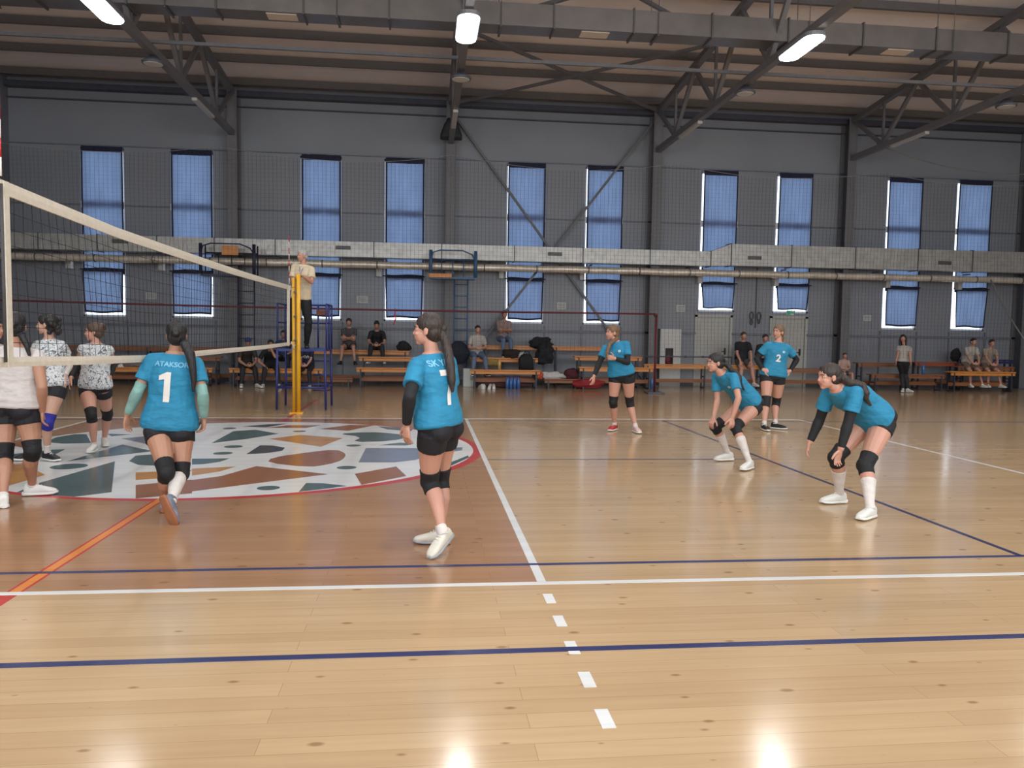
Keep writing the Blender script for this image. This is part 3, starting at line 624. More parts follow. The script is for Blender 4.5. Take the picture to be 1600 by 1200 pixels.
# pole and referee stand
yel = mat('yellow_paint', (226, 168, 38), 0.35, var=0.06); blu = mat('blue_stand_paint', (38, 48, 112), 0.4, var=0.08)
o = empty('net_post', (0.02, 9.78, 0), 'bright yellow padded net post in front of the referee', 'net post'); off = V((0.02, 9.78, 0))
b = MB(off); b.tube([(-0.028, 9.78, 0), (-0.028, 9.78, 2.40)], 0.034, 12); b.build('post_tube', yel, o)
b = MB(off); b.tube([(0.048, 9.78, 0), (0.048, 9.78, 2.47)], 0.040, 12); b.build('post_tube', yel, o)
b = MB(off); b.box((-0.004, 9.74, 0.0), (0.016, 9.82, 2.4)); b.build('post_channel', mat('post_channel_dark', (120, 86, 24), 0.5), o)
b = MB(off); b.box((-0.1, 9.7, 0.0), (0.13, 9.86, 0.02)); b.build('floor_plate', yel, o)
b = MB(off)
for z in (1.3, 1.72, 2.15): b.tube([(-0.0, 9.72, z), (-0.0, 9.66, z)], 0.02, 8)
b.build('net_hook', steel_dark, o)
o = empty('referee_stand', (0.03, 10.8, 0), 'blue tubular referee stand behind the yellow net post', 'referee stand'); off = V((0.03, 10.8, 0))
Lx0, Lx1, Ly0, Ly1, PZ = -0.43, 0.46, 10.32, 11.25, 1.12
def T(nm, *segs, r=0.018):
    b = MB(off)
    for s_ in segs: b.tube(s_, r, 8)
    return b.build(nm, blu, o)
for x in (Lx0, Lx1):
    for y in (Ly0, Ly1): T('leg', [(x*1.0, y, 0), (x*0.97, y, PZ)], r=0.022)
T('lower_brace', [(Lx0, Ly0, 0.42), (Lx1, Ly0, 0.42)], [(Lx0, Ly1, 0.42), (Lx1, Ly1, 0.42)], [(Lx0, Ly0, 0.42), (Lx0, Ly1, 0.42)], [(Lx1, Ly0, 0.42), (Lx1, Ly1, 0.42)])
b = MB(off); b.box((Lx0, Ly0, PZ-0.03), (Lx1, Ly1, PZ+0.02)); b.build('platform', blu, o)
T('guard_rail', [(Lx0, Ly0+0.1, PZ), (Lx0, Ly0+0.1, 1.97), (Lx0, Ly1, 1.97), (Lx1, Ly1, 1.97), (Lx1, Ly0+0.1, 1.97), (Lx1, Ly0+0.1, PZ)], [(Lx0, Ly1, PZ), (Lx0, Ly1, 1.97)], [(Lx1, Ly1, PZ), (Lx1, Ly1, 1.97)], [(0.2, Ly1, PZ), (0.2, Ly1, 1.97)], [(Lx1, Ly0+0.5, PZ), (Lx1, Ly0+0.5, 1.97)])
T('middle_rail', [(Lx0, Ly0+0.1, 1.62), (Lx0, Ly1, 1.62), (Lx1, Ly1, 1.62), (Lx1, Ly0+0.1, 1.62)], r=0.014)
for z in (0.3, 0.6, 0.88): T('ladder_rung', [(0.1, Ly1+0.02, z), (0.42, Ly1+0.02, z)], r=0.014)
b = MB(off); b.box((0.17, Ly1-0.04, 1.78), (0.42, Ly1-0.02, 1.88)); b.build('name_board', mat('brown_board', (112, 64, 46), 0.6), o)
# ------------------------------------------------------------------ benches
ben = mat('orange_bench_wood', (206, 132, 60), 0.42, var=0.14, scale=5, stretch=(0.6, 8, 8)); ben_d = mat('brown_bench_wood', (136, 84, 50), 0.5, var=0.14, scale=5, stretch=(0.6, 8, 8)); leg_m = mat('bench_leg_steel', (46, 46, 56), 0.5)
def bench(p0, p1, py, Y, label, m=ben, depth=0.30, low=False, group='gym benches along the back wall'):
    a = at((p0, py), 1, Y); c = at((p1, py), 1, Y); x0, x1 = a.x, c.x; z = max(0.2, (a.z+c.z)/2)
    o = empty('gym_bench', ((x0+x1)/2, Y+depth/2, 0), label, 'bench', group); off = V(((x0+x1)/2, Y+depth/2, 0))
    for k in range(2):
        y = Y+k*(depth/2+0.005); b = MB(off); b.box((x0, y, z-0.035), (x1, y+depth/2-0.01, z), 0.006); b.build('seat_plank', m, o)
    b = MB(off); b.box((x0+0.02, Y+0.01, z-0.115), (x1-0.02, Y+0.035, z-0.045)); b.build('front_rail', m if not low else ben_d, o)
    n = max(2, int((x1-x0)/1.6)+1)
    for k in range(n):
        x = x0+0.12+(x1-x0-0.24)*k/(n-1); b = MB(off)
        b.bar((x, Y+0.03, z-0.036), (x, Y+0.01, 0.0), 0.04); b.bar((x, Y+depth-0.03, z-0.036), (x, Y+depth-0.01, 0.0), 0.04); b.bar((x, Y+0.02, 0.03), (x, Y+depth-0.02, 0.03), 0.03)
        if z > 0.4: b.bar((x, Y+0.02, z*0.5), (x, Y+depth-0.02, z*0.5), 0.03)
        b.build('leg_frame', leg_m, o)
    if z > 0.42:
        b = MB(off); b.box((x0+0.1, Y+depth-0.06, 0.16), (x1-0.1, Y+depth-0.02, 0.26)); b.build('stretcher', ben_d, o)
    return o, x0, x1, z
R3, R2, R1 = 17.25, 16.72, 16.2    # back, middle, front row
B = {}
B['lb'] = bench(88, 368, 541, R3, 'long brown bench of the back row behind the net at the left', ben_d)
B['lm'] = bench(100, 345, 556, R2, 'wooden bench of the middle row behind the white players', ben_d)
B['ll'] = bench(108, 332, 574, R1, 'low wooden bench carrying white sneakers behind the white players')
B['lf'] = bench(357, 505, 576, R1, 'front bench behind the referee stand where dark dressed spectators sit')
B['mb'] = bench(462, 640, 547, R3, 'high back row bench under the woman in grey sleeves and man in black')
B['mm'] = bench(560, 690, 558, R2, 'orange bench of the middle row left of the ponytail player')
B['mf'] = bench(556, 690, 575, R1, 'orange front row bench left of the ponytail player')
B['ml'] = bench(432, 552, 590, R1+0.37, 'low plank bench behind the right legs of the referee stand', ben_d, low=True)
B['cb'] = bench(752, 985, 541, R3, 'high back row bench with the dark jackets thrown over it')
B['cm'] = bench(735, 842, 559, R2, 'middle row bench under the spectator in jeans and white shirt')
B['cf'] = bench(735, 845, 578, R1, 'front row bench carrying the black bag and yellow bottle')
B['cl'] = bench(850, 906, 592, R1+0.15, 'short low bench with white clothes heaped on it', ben_d, low=True)
B['rb'] = bench(898, 1004, 557, R2, 'middle row bench behind the red shoed player')
B['rf'] = bench(905, 1022, 574, R1, 'front row bench behind the legs of the red shoed player')
B['r1'] = bench(1006, 1196, 570, R2, 'wide bench in front of the white cabinet panel and first door')
B['r2'] = bench(1197, 1318, 576, R2, 'brown bench between the standing number two player and the child', ben_d)
B['r3'] = bench(1341, 1424, 567, R2, 'brown bench behind the standing woman in white top', ben_d)
B['r4'] = bench(1430, 1500, 566, R3, 'red brown bench right of the standing woman', mat('red_bench_wood', (150, 74, 44), 0.5, var=0.12))
B['r5'] = bench(1362, 1478, 585, R1+0.2, 'low pale bench just right of the standing woman', ben_d, low=True)
B['r6'] = bench(1486, 1588, 581, R1, 'bright orange front bench under the two men at the right')
B['r8'] = bench(1497, 1586, 573, R2, 'brown middle bench on which the two men at the right sit', ben_d)
B['r7'] = bench(1500, 1586, 562, R3, 'dark blue seat bench behind the two men at the right', mat('blue_bench', (34, 40, 84), 0.5))
# ------------------------------------------------------------------ things on and under the benches
blk = mat('black_fabric', (26, 26, 30), 0.85, var=0.2, bump=0.3, bscale=14); whf = mat('white_fabric', (196, 192, 190), 0.85, var=0.08, bump=0.3, bscale=16)
def blob(name, c, r, m, label, cat, seed=0, rough=0.25, parent=None, group=None, flat=0.0):
    """soft crumpled lump (bags, heaped clothes)"""
    bm = bmesh.new(); bmesh.ops.create_icosphere(bm, subdivisions=4, radius=1)
    for v in bm.verts:
        n = noise.noise(v.co*1.6+V((seed*3.1,0,0)))*rough+noise.noise(v.co*4+V((seed,2,0)))*rough*0.4
        p = v.co*(1+n); v.co = V((p.x*r[0], p.y*r[1], max(-1+flat, p.z)*r[2]))
    for f in bm.faces: f.smooth = True
    me = bpy.data.meshes.new(name); bm.to_mesh(me); bm.free(); me.materials.append(m); o = link(bpy.data.objects.new(name, me), parent); o.location = c
    if parent is None: tag(o, label, cat, group)
    return o
zc = B['cf'][3]; zm = B['cm'][3]; zb = B['cb'][3]
def X(p, Y): return at((p, 560), 1, Y).x
b = MB((0,0,0)); b.loft([((0,0,0), (0.19,0,0), (0,0.13,0), 1, 4), ((0,0,0.28), (0.2,0,0), (0,0.14,0), 1, 4), ((0,0,0.40), (0.13,0,0), (0,0.09,0), 1, 3), ((0,0,0.43), (0.06,0,0), (0,0.04,0))], 20)
bag = b.build('sports_bag', blk); bag.location = (X(823, R1), R1+0.15, zc); tag(bag, 'black rounded bag on the front bench near the white clothes', 'bag')
b = MB(); b.tube([(0.1,-0.1,0.38), (0.05,-0.14,0.5), (-0.05,-0.14,0.5), (-0.1,-0.1,0.38)], 0.012, 6); b.build('bag_strap', blk, bag)
b = MB(); b.loft([((0,0,0), (0.045,0,0), (0,0.045,0)), ((0,0,0.2), (0.045,0,0), (0,0.045,0)), ((0,0,0.24), (0.018,0,0), (0,0.018,0)), ((0,0,0.28), (0.018,0,0), (0,0.018,0))], 14)
bo = b.build('water_bottle', mat('yellow_bottle', (196, 158, 92), 0.3)); bo.location = (X(781, R1), R1+0.1, zc); tag(bo, 'yellowish bottle standing on the front bench left of the black bag', 'bottle')
jk = blob('jacket', (X(845, R3), R3+0.02, zb+0.08), (0.33, 0.16, 0.17), blk, 'black jacket thrown over the back bench in mid picture', 'jacket', 2, 0.35)
blob('jacket', (X(852, R2), R2+0.1, zm+0.1), (0.24, 0.15, 0.3), blk, 'black coat hanging below the jacket on the tiered benches', 'jacket', 5, 0.4)
blob('jacket', (X(800, R2), R2+0.12, zm+0.09), (0.26, 0.14, 0.16), mat('dark_brown_fabric', (44, 34, 28), 0.9, bump=0.3), 'dark brown garment heaped beside a white cloth', 'jacket', 8, 0.35, flat=0.3)
blob('towel', (X(816, R2), R2+0.08, zm+0.07), (0.12, 0.1, 0.1), whf, 'small white cloth beside the dark brown garment', 'towel', 3, 0.35, flat=0.3)
blob('clothes_pile', (X(866, R1), R1+0.3, B['cl'][3]+0.07), (0.36, 0.14, 0.11), whf, 'white clothes heaped on the short low bench', 'clothes', 4, 0.45, flat=0.35)
blob('clothes_pile', (X(845, R1), R1+0.18, B['cl'][3]+0.08), (0.10, 0.1, 0.12), mat('orange_red_fabric', (186, 84, 58), 0.85), 'small orange red garment left of the white clothes', 'clothes', 6, 0.35, flat=0.3)
blob('sports_bag', (X(897, R1), R1+0.3, B['cl'][3]+0.12), (0.2, 0.14, 0.16), mat('maroon_fabric', (74, 26, 34), 0.85), 'maroon bag on the low bench right of the white clothes', 'bag', 7, 0.2, flat=0.25)
blob('sports_bag', (X(921, R1), R1+0.12, 0.14), (0.42, 0.16, 0.14), mat('red_bag_fabric', (140, 34, 40), 0.8), 'long red bag lying under the bench behind the red shoed player', 'bag', 9, 0.2, flat=0.2)
blob('backpack', (X(712, R2)+0.08, R2+0.05, B['cm'][3]+0.12), (0.30, 0.17, 0.30), mat('navy_bag_fabric', (24, 30, 44), 0.85), 'dark navy backpack on the bench beside the spectator in white shirt', 'bag', 11, 0.12)
blob('sports_bag', (X(625, R3)+0.1, R3+0.12, B['mb'][3]+0.1), (0.2, 0.14, 0.16), blk, 'black bag on the high bench right of the man in black', 'bag', 12, 0.2, flat=0.3)
blob('jacket', (X(772, R2)-0.05, R2+0.05, zm-0.12), (0.25, 0.08, 0.14), mat('khaki_fabric', (150, 124, 70), 0.85), 'khaki garment draped over the middle bench behind the yellow bottle', 'jacket', 13, 0.3)
blob('jacket', (X(775, R1)+0.2, R1+0.2, 0.09), (0.70, 0.09, 0.08), mat('maroon_cloth', (66, 32, 34), 0.85), 'dark maroon cloth lying under the front bench', 'jacket', 14, 0.25)
blob('sports_bag', (X(1497, R3), R3+0.12, B['r7'][3]+0.13), (0.15, 0.12, 0.2), blk, 'black bag at the left end of the dark blue bench', 'bag', 15, 0.2)
blob('sports_bag', (X(172, R1)+0.45, R1+0.16, B['ll'][3]+0.1), (0.28, 0.14, 0.16), mat('grey_bag_fabric', (120, 108, 104), 0.85), 'greyish bag on the low bench beside the white sneakers', 'bag', 16, 0.3, flat=0.3)
# white bin with mirror-like reflection on the floor
bx = at((733, 604), 2, 0); b = MB((bx.x, bx.y, 0)); b.box((bx.x-0.17, bx.y-0.12, 0), (bx.x+0.17, bx.y+0.12, 0.5), 0.015); o = b.build('paper_box', mat('white_carton', (206, 208, 202), 0.6, var=0.03)); o.location = (bx.x, bx.y, 0); tag(o, 'upright white carton standing on the floor before the benches', 'box')
b = MB(); b.box((0.02, -0.123, 0.18), (0.1, -0.121, 0.32)); b.build('printed_emblem', mat('grey_print', (150, 160, 158), 0.6), o)
b = MB(); b.box((-0.172, -0.122, 0.498), (0.172, 0.122, 0.515)); b.build('lid', mat('carton_lid', (84, 100, 96), 0.6), o)
# sneakers
def sneaker_mesh():
    b = MB(); b.mi = 0
    b.loft([((0,-0.13,0.055), (0.03,0,0), (0,0,0.04), 1, 3), ((0,-0.09,0.075), (0.038,0,0), (0,0,0.06), 1, 3), ((0,0.0,0.06), (0.04,0,0), (0,0,0.045), 1, 3), ((0,0.09,0.045), (0.045,0,0), (0,0,0.03), 1, 3), ((0,0.14,0.035), (0.03,0,0), (0,0,0.018), 1, 3)], 12)
    return b
shoe_w = mat('white_shoe', (214, 212, 206), 0.5, var=0.05); shoe_b = mat('black_shoe', (24, 24, 28), 0.5); sole_w = mat('white_sole', (222, 220, 214), 0.5, var=0.04); sole_g = mat('gum_sole', (146, 92, 62), 0.6, var=0.08)
proto = sneaker_mesh().build('sneaker', shoe_w); b = MB(); b.box((-0.042,-0.15,0), (0.042,0.15,0.022), 0.01); b.build('sole', sole_w, proto)
proto.location = (X(191, R1), R1+0.12, B['ll'][3]); proto.rotation_euler.z = 1.9; tag(proto, 'white sneaker on the low bench behind the white players', 'shoe', 'sneakers left at the benches')
for i, (p, y, z, rz, lab) in enumerate(((197, R1+0.16, B['ll'][3], 1.6, 'second white sneaker on the low bench behind the white players'), (752, R1+0.0, 0, 0.3, 'left white sneaker under the front bench right of the carton'), (757, R1-0.05, 0, -0.2, 'white sneaker touching another one right of the carton'), (766, R1-0.02, 0, 2.9, 'white sneaker third from the carton under the bench'), (772, R1-0.04, 0, 3.1, 'rightmost white sneaker under the front bench near the blue bottles'))):
    copy_tree(proto, loc=(X(p, y), y, z), label=lab, rz=rz)
# blue water bottles in a shrink pack
bb = mat('blue_bottle', (70, 110, 170), 0.15, var=0.1)
b = MB(); b.loft([((0,0,0), (0.045,0,0), (0,0.045,0)), ((0,0,0.22), (0.045,0,0), (0,0.045,0)), ((0,0,0.27), (0.016,0,0), (0,0.016,0)), ((0,0,0.30), (0.016,0,0), (0,0.016,0))], 12)
proto = b.build('water_bottle', bb); proto.location = (X(793, R1), R1-0.02, 0); b = MB(); b.tube([(0,0,0.30),(0,0,0.315)], 0.018, 10); b.build('cap', mat('blue_cap', (40, 70, 150), 0.4), proto)
tag(proto, 'clear blue water bottle in the pack under the front bench', 'bottle', 'blue water bottles under the bench')
for i, (dx, dy) in enumerate(((0.1,0),(0.2,0.01),(0.3,0),(0.05,0.1),(0.15,0.1),(0.25,0.1))): copy_tree(proto, loc=(X(793, R1)+dx, R1-0.02+dy, 0))
b2 = copy_tree(proto, loc=(X(1018, R2), R2-0.1, 0), label='blue water bottle on the floor by the dark red net post'); 
if 'group' in b2: del b2['group']
b3 = copy_tree(proto, loc=(at((1454,575),1,R1).x, R1+0.32, B['r5'][3]), label='pale water bottle standing on the low bench right of the standing woman')
if 'group' in b3: del b3['group']
# ------------------------------------------------------------------ wall ladders with seats
def ladder_tower(x0, x1, z0, z1, Y, label, seat_x, board, mblue, ladder):
    o = empty('platform_chair', ((x0+x1)/2, Y, z0), label, 'raised chair'); off = V(((x0+x1)/2, Y, z0))
    def T(nm, pts, r=0.02, m=mblue): b = MB(off); b.tube(pts, r, 8); return b.build(nm, m, o)
    y0, y1 = Y-0.3, Y+0.15
    b = MB(off); b.box((x0, y0, z0-0.05), (x1, y1, z0)); b.build('platform', mblue, o)
    for x in (x0, x1): T('upright', [(x, y0, z0), (x, y0, z1)], 0.045); T('upright', [(x, y1, z0), (x, y1, z1)], 0.02)
    T('guard_rail', [(x0, y0, z1-0.25), (x0+0.06, y0, z1-0.06), (x0+0.25, y0, z1), (x1-0.35, y0, z1), (x1-0.1, y0, z1-0.1), (x1, y0, z1-0.25)], 0.018); T('guard_rail', [(x0, y1, z1-0.2), (x1, y1, z1-0.2)])
    for k in range(3): T('guard_upright', [(x0+(x1-x0)*(k+1)/4, y1, z0), (x0+(x1-x0)*(k+1)/4, y1, z1-0.2)], 0.012)
    b = MB(off)
    if board == 'seat': b.box((x0-0.05, y0-0.05, z0-0.02), (seat_x, y0+0.35, z0+0.09), 0.01)
    else: b.box((seat_x, y0+0.2, z1-0.27), (seat_x+0.42, y0+0.24, z1-0.03), 0.01)
    b.build('seat_board', ben, o)
    if ladder:
        lx0, lx1 = ladder
        for x in (lx0, lx1): T('ladder_rail', [(x, y1-0.05, 0.0), (x, y1-0.05, z0)], 0.018)
        z = 0.3
        while z < z0-0.1: T('ladder_rung', [(lx0, y1-0.05, z), (lx1, y1-0.05, z)], 0.013); z += 0.31
    return o
teal = mat('teal_blue_paint', (52, 92, 132), 0.45, var=0.08)
ladder_tower(2.42, 3.62, 2.95, 3.66, 17.04, 'blue raised referee chair with orange seat board on a wall ladder, mid picture', 2.98, 'seat', teal, (3.07, 3.43))
ladder_tower(-3.45, -2.12, 2.88, 3.66, 16.85, 'dark blue raised chair with brown backrest board seen above the net tape at left', -2.98, 'back', mat('navy_paint', (34, 36, 62), 0.45), (-2.62, -2.2))
# ------------------------------------------------------------------ things on the wall
paper = mat('paper_white', (186, 186, 182), 0.8, var=0.03)
for i, (x, y, w, h, lab) in enumerate(((566,468,17,11,'pale paper notice on the wall between the second pair of windows'),(877,478,15,11,'pale paper notice on the wall between the third pair of windows'),(1063,482,15,11,'pale paper notice left of the first door'),(1355,497,14,10,'pale paper notice between the second door and the right windows'),(236,462,15,10,'pale paper notice between the two leftmost windows'))):
    c = at((x, y), 1, 18.08); s = 54.5; b = MB(c); b.box((c.x-w/2/s, 18.075, c.z-h/2/s), (c.x+w/2/s, 18.095, c.z+h/2/s)); o = b.build('paper_notice', paper); o.location = c; tag(o, lab, 'notice')
    b = MB(c)
    for k in range(3): b.box((c.x-w/2/s*0.7, 18.07, c.z+h/2/s*(0.5-0.45*k)-0.008), (c.x+w/2/s*0.7, 18.076, c.z+h/2/s*(0.5-0.45*k)+0.008))
    b.build('printed_lines', mat('grey_ink', (140, 140, 142), 0.8), o)
c0 = at((1030, 514), 1, 18.0); c1 = at((1061, 560), 1, 18.0)
o = empty('white_cabinet', ((c0.x+c1.x)/2, 17.95, 0), 'tall white panel cabinet with a square dark opening by the wall', 'cabinet'); off = V(((c0.x+c1.x)/2, 17.95, 0))
h0 = at((1039, 544), 1, 17.9); h1 = at((1051, 560), 1, 17.9); b = MB(off)
for a, c, z0, z1 in cells(c0.x, c1.x, 0.0, c0.z, [(h0.x, h1.x, h1.z-0.25, h0.z)]): b.box((a, 17.86, z0), (c, 17.9, z1))
b.box((c0.x, 17.9, 0), (c0.x+0.02, 18.08, c0.z)); b.box((c1.x-0.02, 17.9, 0), (c1.x, 18.08, c0.z)); b.box((c0.x, 17.9, c0.z-0.02), (c1.x, 18.08, c0.z)); b.build('cabinet_body', wht, o)
b = MB(off); b.box((h0.x-0.05, 17.98, h1.z-0.3), (h1.x+0.05, 18.0, h0.z+0.05)); b.build('dark_recess', mat('recess_dark', (60, 56, 58), 0.7), o)
b = MB(off); b.ell(((h0.x+h1.x)/2, 17.95, h1.z-0.02), (0.09,0,0), (0,0.03,0), (0,0,0.14)); b.build('hose_reel', mat('hose_red', (120, 40, 50), 0.6), o)
# exit sign
c = at((1235, 489), 1, 18.05); o = empty('exit_sign', c, 'small green exit sign above the second door', 'exit sign'); 
b = MB(); b.box((-0.13, -0.04, -0.07), (0.13, 0.0, 0.07), 0.008); b.build('sign_case', mat('sign_white', (200, 204, 200), 0.5), o)
gsig = mat('sign_green', (30, 120, 84), 0.5, emit=(30, 140, 96), estr=0.5)
b = MB(); b.box((-0.12, -0.046, -0.06), (-0.02, -0.04, 0.06)); b.box((0.09, -0.046, -0.06), (0.12, -0.04, 0.06)); b.build('sign_face', gsig, o)
b = MB(); b.box((-0.015, -0.046, -0.012), (0.05, -0.04, 0.012)); b.obox((0.055, -0.043, 0.0), (0.016,0,0.016), (0,0.003,0), (-0.016,0,0.016)); b.build('sign_arrow', gsig, o)
# two dark curled marks painted on the wall between the doors
def curl(cx, cz, s, mirror=1):
    return [(cx+mirror*s*0.5*math.cos(t), 18.06, cz+s*math.sin(t)) for t in [math.pi*2*k/16 for k in range(17)]]
c = at((1181, 497), 1, 18.06); o = empty('wall_mark', c, 'two dark rounded wire coils hanging on the wall between the doors', 'wire coil'); off = c
for dx, dz, s in ((-0.13, 0.07, 0.11), (-0.13, -0.12, 0.07), (0.1, 0.05, 0.12), (0.1, -0.1, 0.06)):
    b = MB(off); b.tube(curl(c.x+dx, c.z+dz, s), 0.018, 6); b.build('coil_loop', steel_dark, o)
b = MB(off); b.tube([(c.x, 18.07, c.z-0.3), (c.x, 18.07, c.z+1.9)], 0.012, 6); b.build('cable', steel_dark, o)
# low rope barrier on benches right of the third column
a = at((1006, 557), 1, R2+0.36); c = at((1143, 558), 1, R2+0.36); b = MB(a); b.tube([a, c], 0.018, 6); b.tube([c, V((c.x, c.y, 0.0))], 0.018, 6); b.tube([a, V((a.x, a.y, 0))], 0.018, 6)
for k in range(5): p = a.lerp(c, (k+0.3)/5); b.tube([p, p+V((0.06,0,0))], 0.03, 6)
o = b.build('barrier_rail', steel_dark); o.location = a; tag(o, 'thin dark barrier rail behind the bench before the first door', 'rail')
# ------------------------------------------------------------------ people
skin_l = mat('skin_light', (188, 146, 124), 0.5, var=0.05, scale=6, sss=0.0); skin_m = mat('skin_warm', (172, 126, 102), 0.5, var=0.05, scale=6); skin_r = mat('skin_rosy', (190, 140, 120), 0.5, var=0.05, scale=6)
lip_m = mat('lips', (164, 92, 86), 0.45); eye_w = mat('eye_white', (222, 220, 216), 0.25, var=0.02); eye_d = mat('eye_iris', (44, 32, 26), 0.2); brow_m = mat('eyebrow_hair', (52, 38, 30), 0.8)
hair_m = {k: mat('hair_'+k, c, 0.5, var=0.35, scale=22, bump=0.5, bscale=30, stretch=(3, 3, 0.5)) for k, c in dict(black=(26, 22, 22), dark=(46, 34, 28), brown=(76, 54, 40), light=(112, 84, 60), grey=(168, 166, 162)).items()}
def cloth(name, c, var=0.10, bump=0.95, bscale=8, stretch=(1, 1, 2.2), rough=0.75): return mat(name, c, rough, var=var, scale=8, bump=bump, bscale=bscale, stretch=stretch)
jersey = cloth('blue_jersey', (32, 124, 160)); shorts_m = cloth('black_shorts', (20, 20, 26), bump=0.25); sleeve_b = cloth('black_sleeve', (20, 20, 24), bump=0.2); sleeve_g = cloth('mint_sleeve', (124, 164, 156), bump=0.35, bscale=16)
pad_b = cloth('black_kneepad', (18, 17, 20), bump=0.3, bscale=18); pad_u = cloth('blue_kneepad', (34, 34, 132), bump=0.3); sock_w = cloth('white_sock', (206, 198, 192), bump=0.3, bscale=18); white_shirt = cloth('white_shirt', (196, 188, 184))
trim_m = mat('navy_trim', (26, 34, 58), 0.8); ink_w = mat('white_print', (216, 212, 204), 0.6, var=0.03)
def camo():
    m = bpy.data.materials.new('grey_camo_jersey'); m.use_nodes = True; nt = m.node_tree; b = nt.nodes['Principled BSDF']; b.inputs['Roughness'].default_value = 0.75
    tc = nt.nodes.new('ShaderNodeTexCoord'); nz = nt.nodes.new('ShaderNodeTexNoise'); nz.inputs['Scale'].default_value = 24; nz.inputs['Detail'].default_value = 1.5; nz.inputs['Distortion'].default_value = 1.6
    nt.links.new(tc.outputs['Object'], nz.inputs['Vector']); rp = nt.nodes.new('ShaderNodeValToRGB'); rp.color_ramp.interpolation = 'CONSTANT'
    e = rp.color_ramp.elements; e[0].color = s2l((96, 102, 108)); e[1].position = 0.47; e[1].color = s2l((208, 208, 208)); x = e.new(0.40); x.color = s2l((150, 156, 160)); x = e.new(0.62); x.color = s2l((158, 164, 168))
    nt.links.new(nz.outputs['Fac'], rp.inputs['Fac']); nt.links.new(rp.outputs['Color'], b.inputs['Base Color'])
    return m
camo_m = camo()
def remesh(mb, name, mats, parent, vox, smooth=2, paint=None, fac=0.5):
    """fuse overlapping solids into one continuous skin"""
    me = mb.mesh(name+'_src', mats if isinstance(mats, (list, tuple)) else [mats]); t = bpy.data.objects.new(name+'_src', me); C.objects.link(t)
    md = t.modifiers.new('r', 'REMESH'); md.mode = 'VOXEL'; md.voxel_size = vox; md.use_smooth_shade = True
    if smooth: sm = t.modifiers.new('s', 'SMOOTH'); sm.factor = fac; sm.iterations = smooth
    dg = bpy.context.evaluated_depsgraph_get(); dg.update()
    nm = bpy.data.meshes.new_from_object(t.evaluated_get(dg)); nm.name = name
    bpy.data.objects.remove(t); bpy.data.meshes.remove(me)
    if not nm.materials:
        for m in (mats if isinstance(mats, (list, tuple)) else [mats]): nm.materials.append(m)
    for p in nm.polygons: p.use_smooth = True
    if paint:
        for p in nm.polygons: p.material_index = paint(p.center)
    return link(bpy.data.objects.new(name, nm), parent)
def nrm(v): return V(v).normalized()
def solve_on_ray(q, P, L, s):
    """joint seen at pixel q, at bone length L from P; s<0 nearer the camera, s>0 farther"""
    d = ray(q); o = CAM-P; a = d.dot(d); b_ = 2*o.dot(d); c = o.dot(o)-L*L; D = b_*b_-4*a*c
    if D <= 0: t = -b_/(2*a); X_ = CAM+d*t; return P+(X_-P).normalized()*L
    t = (-b_+(math.sqrt(D) if s > 0 else -math.sqrt(D)))/(2*a); return CAM+d*t
def knee_on_ray(q, H, A, L1, L2, s):
    d = ray(q); best = None
    t0 = ((H+A)/2-CAM).dot(d)/d.dot(d)
    for i in range(-120, 121):
        t = t0*(1+i*0.0012); K = CAM+d*t; e = (abs((K-H).length-L1)+abs((K-A).length-L2))-0.02*s*i*0.0012*t0
        if best is None or e < best[0]: best = (e, K)
    return best[1]
def limb(b, pts, n=14):
    """pts: (centre, radius, [u-scale, u-dir]) chained; elliptical sections perpendicular to the path"""
    P = [V(p[0]) for p in pts]; rings = []; prev = None
    for i, p in enumerate(pts):
        t = (P[min(i+1, len(P)-1)]-P[max(i-1, 0)]).normalized()
        u = V(p[3]) if len(p) > 3 else (prev if prev is not None else (V((1,0,0)) if abs(t.x) < 0.9 else V((0,1,0))))
        u = (u-t*u.dot(t)).normalized(); prev = u; w = t.cross(u); k = p[2] if len(p) > 2 else 1.0
        rings.append((P[i], u*p[1]*k, w*p[1]))
    b.loft(rings, n)
def along(A, B_, prof, back=None, k=1.0, t0=0.0, t1=1.0, add=0.0, m=8):
    """samples along a bone with a radius profile [(t, r, backward offset)]"""
    out = []
    for i in range(m+1):
        t = t0+(t1-t0)*i/m
        for (ta, ra, oa), (tb, rb, ob) in zip(prof, prof[1:]):
            if ta <= t <= tb or (tb == prof[-1][0] and t > tb) or (ta == prof[0][0] and t < ta):
                u = (t-ta)/(tb-ta); u = max(0, min(1, u)); u = u*u*(3-2*u)*0.5+u*0.5; r = ra+(rb-ra)*u; o = oa+(ob-oa)*u; break
        c = A.lerp(B_, t)+(back*o*k if back is not None else V((0,0,0))); out.append((c, r*k+add))
    return out
THIGH = [(0, .088, .0), (.25, .087, -.004), (.6, .070, -.006), (.9, .055, 0), (1, .053, 0)]
SHIN = [(0, .052, 0), (.12, .049, .004), (.32, .054, .014), (.6, .042, .008), (.85, .030, .0), (1, .031, 0)]
UARM = [(0, .048, 0), (.3, .044, 0), (.75, .037, 0), (1, .034, 0)]
FARM = [(0, .035, 0), (.2, .038, 0), (.6, .030, 0), (1, .0235, 0)]
